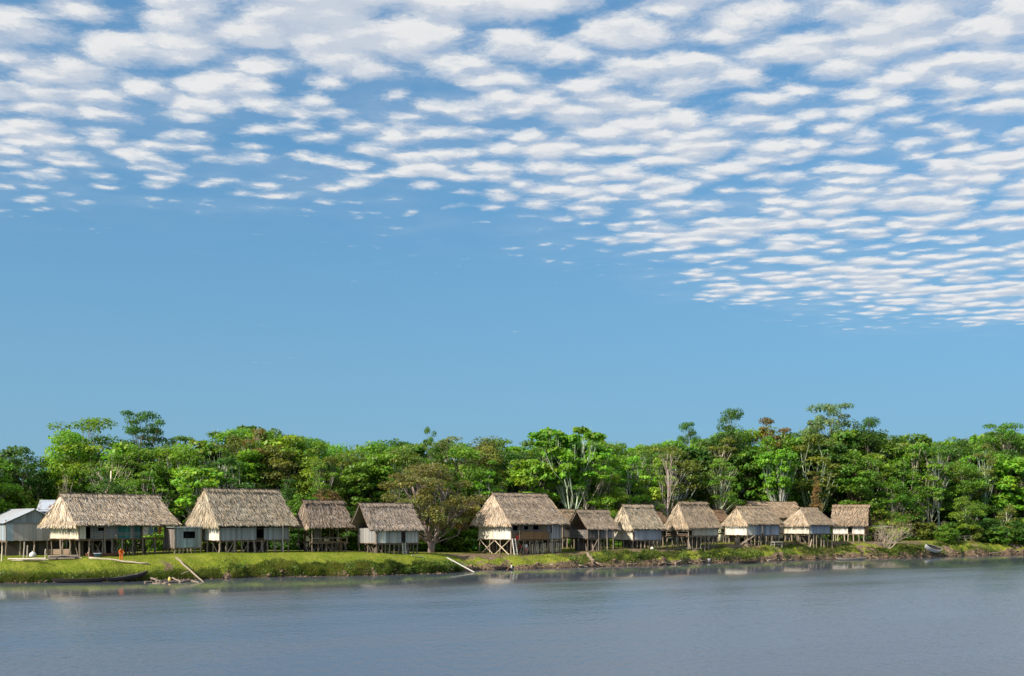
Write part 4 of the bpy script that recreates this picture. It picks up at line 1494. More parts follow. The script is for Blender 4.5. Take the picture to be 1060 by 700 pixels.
def canoe(label, a, b, width, col, inner, depth=0.36, z=None, thwarts=2, name='canoe', roll=0.0):
    a, b = Vector(a), Vector(b)
    mid = (a + b) / 2
    d = b - a
    L = d.length
    e = empty(name, mid, 0, label, 'canoe' if name == 'canoe' else 'boat')
    e.rotation_mode = 'QUATERNION'
    e.rotation_quaternion = d.to_track_quat('X', 'Z') @ Matrix.Rotation(roll, 4, 'X').to_quaternion()
    mb, mi = MB(), MB()
    ns = 15
    secs = []
    for i in range(ns):
        t = -1 + 2 * i / (ns - 1)
        w = width / 2 * (1 - abs(t) ** 2.4) + 0.035
        sheer = depth + 0.30 * depth * abs(t) ** 2.5
        keel = 0.75 * depth * abs(t) ** 5
        x = t * L / 2
        outer = [(x, -w, sheer), (x, -w * .86, keel + (sheer - keel) * .38), (x, -w * .42, keel), (x, w * .42, keel), (x, w * .86, keel + (sheer - keel) * .38), (x, w, sheer)]
        wi = max(w - 0.035, 0.01)
        inn = [(x, -wi, sheer), (x, -wi * .84, keel + 0.04 + (sheer - keel) * .38), (x, -wi * .4, keel + 0.04), (x, wi * .4, keel + 0.04), (x, wi * .84, keel + 0.04 + (sheer - keel) * .38), (x, wi, sheer)]
        secs.append((outer, inn))
    for (o0, i0), (o1, i1) in zip(secs[:-1], secs[1:]):
        for k in range(5):
            mb.quad(o0[k], o0[k + 1], o1[k + 1], o1[k])
            mi.quad(i0[k], i1[k], i1[k + 1], i0[k + 1])
        mb.quad(o0[0], o1[0], i1[0], i0[0])
        mb.quad(o0[5], i0[5], i1[5], o1[5])
    mb.quad(*secs[0][0])
    mb.quad(*reversed(secs[-1][0]))
    o = mb.build('hull', M_WOOD, e)
    o.color = (*col, 1)
    o = mi.build('inner_hull', M_WOOD, e)
    o.color = (*inner, 1)
    for i in range(thwarts):
        t = -0.5 + (i + 0.5) / thwarts
        w = width / 2 * (1 - abs(2 * t) ** 2.4)
        stick('thwart', e, (t * L, -w, depth * 0.86), (t * L, w, depth * 0.86), 0.16, 0.03, inner)
    return e


def log(name, label, a, b, r0, r1, col, branches=(), seed=0, cat='log', group=None, mat=None):
    rd = random.Random(seed)
    a, b = Vector(a), Vector(b)
    e = empty(name, a, 0, label, cat, group)
    d = b - a
    side = d.cross(Vector((0, 0, 1))).normalized()
    pts, rr = [], []
    for i in range(8):
        t = i / 7
        pts.append(d * t + side * rd.uniform(-.6, .6) * r0 * (0 < i < 7) + Vector((0, 0, rd.uniform(-.4, .4) * r0 * (0 < i < 7))))
        rr.append((r0 + (r1 - r0) * t) * rd.uniform(0.9, 1.12))
    mb = MB()
    mb.tube(pts, rr, 8)
    o = mb.build('stem', M_BARK, e, True)
    o.color = (*col, 1)
    for (t, dx, dy, dz, r) in branches:
        p = d * t
        v = Vector((dx, dy, dz))
        m2 = MB()
        m2.tube([p, p + v * 0.5 + Vector((rd.uniform(-.1, .1), 0, rd.uniform(-.05, .1))), p + v], [r, r * 0.75, r * 0.35], 6)
        o = m2.build('branch', M_BARK, e, True)
        o.color = (*col, 1)
    return e


# --- canoes
wl = lambda px, py, z=0.0: Vector((px2w(px, (CAM_H - z) * FOC / (py - HOR)), (CAM_H - z) * FOC / (py - HOR), z))
canoe('long black dugout canoe moored at the left bank', wl(53, 604.4, -0.08), wl(113, 603.2, -0.05), 0.75, (0.035, 0.03, 0.028), (0.09, 0.075, 0.06), 0.42)
canoe('grey dugout canoe with its right end drawn up on the left bank', wl(111, 604.2, -0.08), ray_ground(153, 597) + Vector((0, 0, 0.05)), 0.75, (0.05, 0.043, 0.04), (0.26, 0.235, 0.20), 0.40)
canoe('small dark canoe floating below the big middle house', wl(511, 590.6, -0.06), wl(532, 590.2, -0.06), 0.7, (0.04, 0.032, 0.028), (0.12, 0.09, 0.07), 0.40, thwarts=1)
canoe('pale grey canoe lying at the waterline under the rightmost house', wl(866, 580.6, -0.05), wl(897, 580.0, -0.05), 0.8, (0.42, 0.36, 0.30), (0.3, 0.26, 0.22), 0.35)
canoe('brown dugout hull drawn up under the leftmost thatched house', ray_ground(80, 579) + Vector((0, 2.2, 0.0)), ray_ground(118, 577) + Vector((0, 2.2, 0.0)), 0.8, (0.17, 0.075, 0.045), (0.13, 0.07, 0.05), 0.42)
# white boat tipped on the right bank
b0, b1 = ray_ground(955, 570), ray_ground(972, 574)
canoe('beached white boat tipped on its side on the right bank', b0 + Vector((0, 0, 0.25)), b1 + Vector((0, 0, 0.15)), 1.3, (0.78, 0.76, 0.72), (0.12, 0.10, 0.09), 0.75, name='beached_boat', roll=R(38), thwarts=1)
canoe('brown canoe resting on mud at the bank right of centre', wl(764, 583.6, 0.02), wl(786, 582.6, 0.02), 0.7, (0.16, 0.105, 0.07), (0.10, 0.07, 0.05), 0.32)

# --- logs and driftwood
log('driftwood_log', 'long pale log lying on the lawn below the leftmost house', ray_ground(92, 579) + Vector((0, 0, .12)), ray_ground(154, 585) + Vector((0, 0, .14)), 0.12, 0.09, (0.50, 0.42, 0.31), seed=1)
log('driftwood_log', 'pale forked log slanting down the lawn to the water', ray_ground(182, 582) + Vector((0, 0, .45)), wl(211, 603, 0.0), 0.11, 0.07, (0.33, 0.27, 0.20), ((0.35, 1.0, -1.3, -0.55, 0.09), (0.55, -0.7, -0.9, -0.3, 0.06)), seed=2)
dw = [(156, 600, 166, 602.5, .10), (162, 602.5, 176, 601.5, .12), (170, 604, 184, 603, .10), (178, 600, 188, 603, .09), (186, 603.5, 200, 601.5, .12), (150, 603.8, 160, 603, .10), (196, 601.5, 206, 603.4, .08), (158, 604.4, 172, 605, .07)]
dl = ['grey chunk of driftwood nearest the grey canoe', 'thick driftwood piece at the water left of the slanting log', 'half-sunk driftwood log in front of the mud slide', 'short tilted driftwood piece at the mud slide',
      'thickest driftwood log beside the slanting log', 'driftwood stub at the end of the grey canoe', 'thin driftwood stick at the foot of the slanting log', 'thin floating stick before the driftwood']
for i, ((x0, y0, x1, y1, r), l) in enumerate(zip(dw, dl)):
    log('driftwood_log', l, ray_ground(x0, y0) + Vector((0, 0, r * .6)), ray_ground(x1, y1) + Vector((0, 0, r * .6)), r, r * 0.75, (0.27, 0.215, 0.17), ((0.6, 0.2, -0.3, 0.25, r * .5),), seed=20 + i, group='driftwood below the lawn')
rb = random.Random(9)
place = [(604, 'left of the tan stump'), (676, 'below the cream-walled house'), (690, 'below the brown hut'), (702, 'below the steep-gabled house'), (716, 'under the steep gable'), (731, 'right of the white bucket'), (800, 'below the long white-walled house'), (816, 'left of the hip-ended house'), (846, 'below the hip-ended house'),
         (906, 'below the bare bush'), (934, 'right of the bare bush'), (1010, 'under the yellowish tree'), (1030, 'near the right edge'), (575, 'left along the bank from the stump'), (655, 'at the dark gully')]
for i, (px, wh) in enumerate(place):
    yw = float(np.interp(px, [500, 560, 620, 680, 740, 800, 870, 940, 1000, 1060], [590, 589, 587, 586, 583, 581, 579, 578, 576, 574.5]))
    ln = rb.uniform(6, 13)
    log('driftwood_log', f'weathered stick of driftwood on the mud {wh}', ray_ground(px - ln / 2, yw - rb.uniform(-.5, 2.5)) + Vector((0, 0, .06)), ray_ground(px + ln / 2, yw - rb.uniform(-.5, 2.5)) + Vector((0, 0, .08)), rb.uniform(.05, .12), 0.05,
        rb.choice([(0.36, 0.29, 0.22), (0.26, 0.2, 0.15), (0.18, 0.14, 0.1)]), ((0.5, rb.uniform(-.6, .6), -.5, 0.3, .04),), seed=60 + i, group='driftwood along the right bank')
log('tree_stump', 'tan root stump sticking out of the bank below the low dark house', ray_ground(614, 582) + Vector((0, 0, -.1)), ray_ground(608, 577) + Vector((0, 0, .5)), 0.28, 0.2, (0.30, 0.23, 0.165), ((0.2, 1.1, -1.0, -0.5, .12), (0.3, 0.2, -1.3, -0.6, .10), (0.8, -0.5, -0.3, 0.4, .08)), seed=5, cat='stump')

# --- boards
def board(name, label, a, b, w, t, col, cat='board', group=None):
    a, b = Vector(a), Vector(b)
    e = stick(name, None, a, b, w, t, col)
    return tag(e, label, cat, group)


board('gang_plank', 'longer white plank laid from the lawn down to the water', ray_ground(426, 577) + Vector((0, 0, .25)), ray_ground(484, 588) + Vector((0, 0, .3)), 0.2, 0.06, (0.56, 0.52, 0.45), 'plank')
board('gang_plank', 'shorter white plank reaching over the water beside the path', ray_ground(463, 580) + Vector((0, 0, .3)), wl(491, 592.5, 0.1), 0.2, 0.06, (0.58, 0.54, 0.47), 'plank')
a = H1.w(H1.FL * .42, -0.3, H1.zf + 0.35)
board('leaning_pole', 'pale pole leaning from the leftmost house to the lawn', a, ray_ground(124, 574) + Vector((0, 0, .05)), 0.12, 0.12, (0.62, 0.52, 0.38), 'pole')
for i, (px, py) in enumerate(((700, 568), (717, 568.5), (732, 567.8))):
    q = ray_ground(px, py)
    board('plank_walk', f'weathered walkway plank on the path, {["left", "middle", "right"][i]} of three under the steep-gabled house', q + Vector((-1.1, -.6, .05)), q + Vector((1.2, .7, .07)), 0.4, 0.05, (0.55, 0.47, 0.37), 'plank', 'planks on the path')

# lumber below the leftmost house
def heap(label, c, n, ln, ang, col, name='lumber_pile', seed=3):
    rd = random.Random(seed)
    e = empty(name, c, ang, label, 'lumber')
    for i in range(n):
        k = int((math.sqrt(8 * i + 1) - 1) / 2)
        x = rd.uniform(-.3, .3)
        yy, zz = (i % 4) * 0.24 - 0.4 + rd.uniform(-.04, .04), 0.08 + (i // 4) * 0.14
        l = ln * rd.uniform(.75, 1.1)
        f = rd.uniform(.6, 1.3)
        pole('timber', e, (x - l / 2, yy, zz), (x + l / 2, yy + rd.uniform(-.25, .25), zz + rd.uniform(-.02, .06)), rd.uniform(.1, .17), tuple(q * f for q in col))
    return e


heap('heap of grey poles at the front stilts of the leftmost house', ray_ground(67, 579), 9, 3.0, 0.1, (0.34, 0.28, 0.24), seed=4)
heap('row of pale cut logs on the grass below the zinc shed', ray_ground(32, 581), 5, 3.6, -0.08, (0.60, 0.52, 0.42), seed=5)
st = empty('board_stack', ray_ground(57, 575) + Vector((0, 1.5, 0)), 0.15, 'stack of pinkish sawn boards behind the grey pole heap', 'lumber')
for i in range(6):
    for j in range(2):
        f = rh.uniform(.8, 1.15)
        obj('board', BOX, st, (rh.uniform(-.1, .1), j * 0.32, 0.1 + i * 0.1), (0, 0, rh.uniform(-.02, .02)), (3.4, 0.29, 0.075), (0.55 * f, 0.40 * f, 0.29 * f))

# pale boards standing under the big middle house
rk = empty('board_rack', H5.w(H5.FL * .75, H5.y0 + 0.4), H5.th, 'row of pale sawn boards standing upright under the big middle house', 'lumber')
for i in range(15):
    x = -2.3 + i * 0.40 + rh.uniform(-.05, .05)
    f = rh.uniform(.75, 1.1)
    tl = rh.uniform(-.12, .12)
    z = H5.g(H5.x0 + H5.FL * .75 + x, H5.y0 + .4) - H5.g(H5.FL * .75, H5.y0 + 0.4)
    obj('board', BOX, rk, (x, rh.uniform(-.1, .1), z + 0.62), (0, tl, 0), (rh.uniform(.14, .26), 0.04, rh.uniform(1.05, 1.3)), (0.68 * f, 0.56 * f, 0.36 * f))

# --- ladders
ladder('white ladder up to the balcony of the big middle house', ray_ground(534, 574.5), H5.w(H5.x0 + H5.FL * .04, H5.y0 - 0.1, H5.zf + 0.1), 0.5, (0.74, 0.70, 0.62), 8, (math.cos(H5.th), math.sin(H5.th), 0))
ladder('thin pale ladder at the door of the grey-planked house', ray_ground(419, 574), H4.w(H4.x0 + H4.FL * .64, H4.y0 - 0.1, H4.zf), 0.4, (0.62, 0.58, 0.5), 6, (math.cos(H4.th), math.sin(H4.th), 0))
ladder('slanting brown ladder before the long white-walled house', ray_ground(765, 565), H9.w(H9.x0 + H9.FL * .2, H9.y0 - 0.15, H9.zf), 0.5, (0.42, 0.34, 0.26), 6, (0.3, -0.9, 0))


# --- household things
def lathe(mb, prof, k=14):
    n = len(mb.v)
    for r, z in prof:
        for j in range(k):
            a = 2 * math.pi * j / k
            mb.v.append(Vector((r * math.cos(a), r * math.sin(a), z)))
    for i in range(len(prof) - 1):
        for j in range(k):
            mb.f.append((n + i * k + j, n + i * k + (j + 1) % k, n + (i + 1) * k + (j + 1) % k, n + (i + 1) * k + j))


def vessel(name, label, loc, prof, col, cat, parts=()):
    mb = MB()
    lathe(mb, prof)
    e = empty(name, loc, rh.uniform(0, 6), label, cat)
    o = mb.build('body', M_PAINT, e, True)
    o.color = (*col, 1)
    for nm, pf, c in parts:
        m2 = MB()
        lathe(m2, pf)
        q = m2.build(nm, M_PAINT, e, True)
        q.color = (*c, 1)
    return e


vessel('wash_basin', 'blue plastic basin beside the brown hull under the leftmost house', ray_ground(101, 577) + Vector((0, 0, .02)), [(0, 0.02), (.24, .02), (.36, .36), (.40, .38), (.38, .35), (.33, .33), (.22, .06), (0, .06)], (0.10, 0.20, 0.50), 'basin', (('rim', [(.37, .37), (.42, .37), (.42, .40), (.37, .40), (.37, .37)], (0.6, 0.65, 0.75)),))
vessel('plastic_bucket', 'white bucket on the mud below the steep-gabled house', ray_ground(734, 582.3) + Vector((0, 0, .0)), [(0, 0), (.16, 0), (.22, .42), (.24, .43), (.22, .40), (.14, .03), (0, .03)], (0.82, 0.82, 0.80), 'bucket', (('rim', [(.215, .42), (.25, .42), (.25, .45), (.215, .45), (.215, .42)], (0.8, 0.8, 0.8)),))
vessel('water_drum', 'brown drum standing under the left end of the long white-walled house', H9.w(0.6, H9.SW * .6), [(0, 0), (.38, 0), (.40, .25), (.39, .3), (.40, .6), (.39, .62), (.40, .92), (.37, .94), (0, .92)], (0.46, 0.34, 0.22), 'drum', (('hoop', [(.395, .28), (.425, .29), (.425, .33), (.395, .34)], (0.3, 0.22, 0.15)),))
vessel('plastic_canister', 'small yellow canister among the driftwood at the left bank', wl(175.5, 601.5, 0.12), [(0, 0), (.13, 0), (.14, .06), (.14, .27), (.07, .33), (.05, .36), (0, .36)], (0.75, 0.52, 0.12), 'canister', (('cap', [(.055, .35), (.055, .40), (0, .40)], (0.7, 0.65, 0.5)),))


def sack(label, loc, s, col, seed):
    r = np.random.default_rng(seed)
    mb = MB()
    lathe(mb, [(0.02, 0), (.34, .02), (.42, .18), (.40, .40), (.30, .58), (.12, .66), (.09, .72), (.13, .80), (.02, .80)], 12)
    for i, q in enumerate(mb.v):
        n = math.sin(i * 1.7 + seed) * 0.03
        mb.v[i] = Vector((q.x * (1 + n) * 1.1, q.y * (1 - n), q.z)) * s
    e = empty('stuffed_sack', loc, seed, label, 'sack')
    o = mb.build('bag', M_CLOTH, e, True)
    o.color = (*col, 1)
    tie = MB()
    tie.tube([(math.cos(a) * .1 * s, math.sin(a) * .1 * s, .69 * s) for a in np.linspace(0, 6.28, 10)], 0.02 * s, 5)
    o = tie.build('tie', M_CLOTH, e)
    o.color = (0.2, 0.15, 0.1, 1)


sack('white stuffed sack on the grass in front of the zinc shed', ray_ground(34, 577), 0.8, (0.80, 0.79, 0.76), 1)
sack('white sack at the foot of the cream-walled house', ray_ground(675, 569), 0.5, (0.72, 0.68, 0.60), 3)


def cloth(name, label, a, b, drop, col, seed, cat='cloth'):
    a, b = Vector(a), Vector(b)
    d = b - a
    side = d.cross(Vector((0, 0, 1))).normalized()
    n, m = 9, 7
    V, F = [], []
    for s in (0, 1):
        for i in range(n):
            for j in range(m):
                t, k = i / (n - 1), j / (m - 1)
                p = a + d * t + Vector((0, 0, -drop * k * (1 + 0.06 * math.sin(seed + 5 * t)))) + side * (0.05 * math.sin(t * 9 + seed) * k + 0.012 * s)
                V.append(p)
        o0 = s * n * m
        for i in range(n - 1):
            for j in range(m - 1):
                q = [o0 + i * m + j, o0 + (i + 1) * m + j, o0 + (i + 1) * m + j + 1, o0 + i * m + j + 1]
                F.append(q if s == 0 else q[::-1])
    o = obj(name, mesh_np(name, np.array([tuple(v) for v in V]), np.array(F), M_CLOTH, smooth=True), color=col)
    return tag(o, label, cat)


f = H1.FL
zc = H1.ze - 0.25
line = MB()
p0, p1 = H1.w(H1.x0 + f * .73, H1.y0 - .02, zc), H1.w(H1.x1, H1.y0 - .02, zc)
line.tube([p0, p0.lerp(p1, .5) - Vector((0, 0, .06)), p1], 0.012, 5)
lo = tag(line.build('washing_line', M_CLOTH), 'thin washing line across the porch of the leftmost house', 'clothesline')
lo.color = (0.5, 0.48, 0.45, 1)
for nm, l, t0, t1, dr, c in (('hung_shirt', 'white shirt hung on the porch washing line, leftmost', .02, .22, .75, (0.66, 0.62, 0.58)), ('hung_towel', 'blue-grey towel hung on the porch washing line', .26, .46, .7, (0.22, 0.33, 0.42)),
                             ('hung_blanket', 'dark blue blanket hung on the porch washing line', .5, .66, .6, (0.07, 0.10, 0.17)), ('hung_cloth', 'orange cloth hung on the porch washing line', .70, .84, .8, (0.68, 0.20, 0.05))):
    cloth(nm, l, p0.lerp(p1, t0) - Vector((0, 0, .05)), p0.lerp(p1, t1) - Vector((0, 0, .05)), dr, c, t0 * 20)
q = H5.w(H5.x0 + H5.FL * .05, H5.y0 - .42, H5.zf + .5)
cloth('hung_cloth', 'red cloth draped beside the top of the white ladder', q, H5.w(H5.x0 + H5.FL * .11, H5.y0 - .42, H5.zf + .5), 0.5, (0.55, 0.06, 0.05), 3)

# thatched awning below the zinc shed
aw = empty('thatched_awning', ray_ground(41, 573) + Vector((0, 3.0, 0)), -0.5, 'sagging scrap of thatch roofing leaning below the zinc shed', 'awning')
t = Thatch(77)
t.patch((-0.3, 0.9, 2.35), (1.7, 0.9, 2.5), (1.9, -0.3, 1.15), (-1.3, -0.3, 1.1), 7, 14, wid=0.1, out=(0, -1, 1))
t.build('thatch', aw, (0.45, 0.34, 0.26), 'stuff')
for x, y, z in ((-.9, -.1, 1.1), (1.5, -.1, 1.15), (-.2, .9, 2.3), (1.6, .9, 2.4)):
    pole('post', aw, (x, y, -.3), (x, y, z), 0.10)
for i, (px, py, hh) in enumerate(((24, 581, 1.9), (28, 579, 1.4), (1.5, 581, 1.5), (46, 581, 1.2))):
    b_ = ray_ground(px, py)
    o = pole('mooring_post', None, b_ - Vector((0, 0, .3)), b_ + Vector((rh.uniform(-.1, .15), 0, hh)), 0.14, (0.58, 0.50, 0.40))
    tag(o, ['tall pale post standing on the grass before the zinc shed', 'shorter pale post right beside the tall one before the shed', 'pale post at the very left edge of the picture', 'short pale post on the grass left of the leftmost house'][i], 'post', 'posts before the zinc shed')

# table under the long white-walled house
tb = empty('wooden_table', H9.w(H9.x0 + H9.FL * .82, H9.y0 - .6), H9.th, 'pale low table under the long white-walled house', 'table')
obj('table_top', BOX, tb, (0, 0, 0.75), None, (1.7, 0.9, 0.06), (0.62, 0.58, 0.52))
for x in (-.75, .75):
    for y in (-.36, .36):
        obj('leg', BOX, tb, (x, y, 0.36), None, (.07, .07, .75), (0.5, 0.44, 0.38))
obj('shelf', BOX, tb, (0, 0, 0.35), None, (1.5, 0.7, 0.04), (0.55, 0.5, 0.44))

# fence on the right bank
fe = empty('pole_fence', ray_ground(985, 561), 0.3, 'grey pole fence in the shade under the right forest edge', 'fence')
for i in range(4):
    w_ = fe.location + Vector((math.cos(.3) * i * 1.3, math.sin(.3) * i * 1.3, 0))
    dz = ground_at(w_.x, w_.y) - fe.location.z
    pole('fence_post', fe, (i * 1.3, 0, dz - .3), (i * 1.3, 0, dz + 1.05), 0.10, (0.24, 0.20, 0.165))
for z in (.45, .85):
    pole('fence_rail', fe, (-.4, 0, z), (4.3, 0, z + .1), 0.06, (0.22, 0.19, 0.155))


# --- the bare grey bush on the right bank
def bare_bush():
    rd = random.Random(31)
    base = ray_ground(918, 567)
    e = empty('bare_bush', base, 0, 'bare pinkish-grey bush of tangled branches right of the rightmost house', 'bush')
    mb = MB()

    def grow(p, d, ln, r, lvl):
        q = p + d * ln
        m = p.lerp(q, .5) + Vector((rd.uniform(-1, 1), rd.uniform(-1, 1), rd.uniform(-1, 1))) * ln * .10
        mb.tube([p, m, q], [r, r * .8, r * .6], 5 if lvl < 2 else 3, cap=False)
        if lvl >= 5:
            return
        for _ in range(3 if lvl < 2 else 2):
            nd = (d + Vector((rd.uniform(-1, 1) * .75 + 0.10, rd.uniform(-1, 1) * .6, rd.uniform(-.55, .62)))).normalized()
            grow(q if rd.random() < .7 else m, nd, ln * rd.uniform(.62, .85), r * .62, lvl + 1)
    for k in range(9):
        d = Vector((rd.uniform(-.8, 1.5), rd.uniform(-.6, .3), rd.uniform(.3, .9))).normalized()
        grow(Vector((rd.uniform(-.6, .6), rd.uniform(-.3, .3), -.2)), d, rd.uniform(1.15, 1.8), 0.075, 0)
    o = mb.build('branches', M_BARK, e, True)
    o.color = (0.54, 0.44, 0.34, 1)
    # dry leaves left in the crown
    r = np.random.default_rng(4)
    n = 900
    cen = r.normal(size=(n, 3)) * np.array([2.2, 1.3, 1.1]) + np.array([1.6, .2, 3.6])
    nr = r.normal(size=(n, 3))
    nr /= np.linalg.norm(nr, axis=1, keepdims=True)
    V, F = leaf_quads(r, cen, nr, r.uniform(.12, .26, n), .6)
    o = obj('dry_leaves', mesh_np('dry_leaves', V, F, M_LEAF, r.uniform(.6, 1.3, (n, 1)) * np.ones((1, 3))), e, color=(0.26, 0.22, 0.07))
    o['kind'] = 'stuff'


bare_bush()


# --- stones, clods and litter along the water
def clods():
    r = np.random.default_rng(12)
    n = 1500
    u = np.concatenate([r.uniform(-14, 108, 1100), r.uniform(-76, -12, 400)])
    w = np.abs(r.normal(0.1, 0.32, n)) - 0.12
    X, Y = uv2xy_grid(u, w + waterline(u))
    Z = np.maximum(height(X, Y), -0.05)
    s = r.uniform(.04, .17, n) * np.where(r.random(n) < .06, 1.9, 1)
    ico = [(1, 0, 0), (-1, 0, 0), (0, 1, 0), (0, -1, 0), (0, 0, 1), (0, 0, -1)]
    fc = np.array([(0, 2, 4), (2, 1, 4), (1, 3, 4), (3, 0, 4), (2, 0, 5), (1, 2, 5), (3, 1, 5), (0, 3, 5)])
    B = np.array(ico, float)
    V = B[None] * r.uniform(.6, 1.4, (n, 6, 3)) * s[:, None, None] * np.array([1.2, 1.2, .7]) + np.stack([X, Y, Z], -1)[:, None]
    F = (fc[None] + (np.arange(n) * 6)[:, None, None]).reshape(-1, 3)
    c = np.repeat(r.uniform(.5, 1.5, (n, 1)) * np.ones((1, 3)), 8, axis=0)
    o = obj('mud_clods', mesh_np('mud_clods', V.reshape(-1, 3), F, M_THATCH, c), color=(0.20, 0.14, 0.095))
    tag(o, 'scattered mud clods and stones along the water edge', 'stones', kind='stuff')


clods()


def weeds():
    """broad-leaved weeds and creepers on the cut bank"""
    r = np.random.default_rng(14)
    n0 = 30000
    u = np.concatenate([r.uniform(-36, -8, 11000), r.uniform(8, 100, 13000), r.uniform(-76, -36, 6000)])
    w = np.abs(r.normal(.5, .55, n0)) + .05
    k = fnoise(u * .55, w * .7, 61, 4)
    keep = k > np.where(u < -36, .60, np.where(u > 0, .55, .51))
    u, w, k = u[keep], w[keep], k[keep]
    X, Y = uv2xy_grid(u, w + waterline(u))
    Z = height(X, Y) + r.random(len(u)) ** 1.5 * (k - .45) * np.where(u < -8, 1.6, 2.8) + .03
    n = len(u)
    nr = r.normal(scale=.5, size=(n, 3)) + np.array([0.1, -.5, .7])
    nr /= np.linalg.norm(nr, axis=1, keepdims=True)
    V, F = leaf_quads(r, np.stack([X, Y, Z], -1), nr, r.uniform(.1, .28, n), .65)
    f = r.uniform(.6, 1.35, n) * (0.75 + 0.6 * fnoise(u * 1.2, w, 62))
    c = np.stack([f * (1 + r.normal(0, .15, n)), f, f], -1)
    o = obj('bank_weeds', mesh_np('bank_weeds', V, F, M_LEAF, np.clip(c, .1, 3)), color=(0.13, 0.20, 0.026))
    tag(o, 'leafy weeds and creepers clinging to the cut bank', 'weeds', kind='stuff')


weeds()


# ------------------------------------------------------------------ people
def flat_mat(name, col, rough=0.8):
    m, g = new_mat(name)
    tc = g.new('ShaderNodeTexCoord')
    n = g.noise(tc.outputs['Object'], 14, 3, 0.6)
    finish(g, principled(g, g.v('SCALE', g.xyz(*col), g.m('ADD', .85, g.m('MULTIPLY', n, .3))), rough, spec=.2))
    return m


M_SKIN = flat_mat('skin', (0.26, 0.135, 0.08), 0.6)
M_HAIR = flat_mat('hair', (0.012, 0.010, 0.010), 0.5)


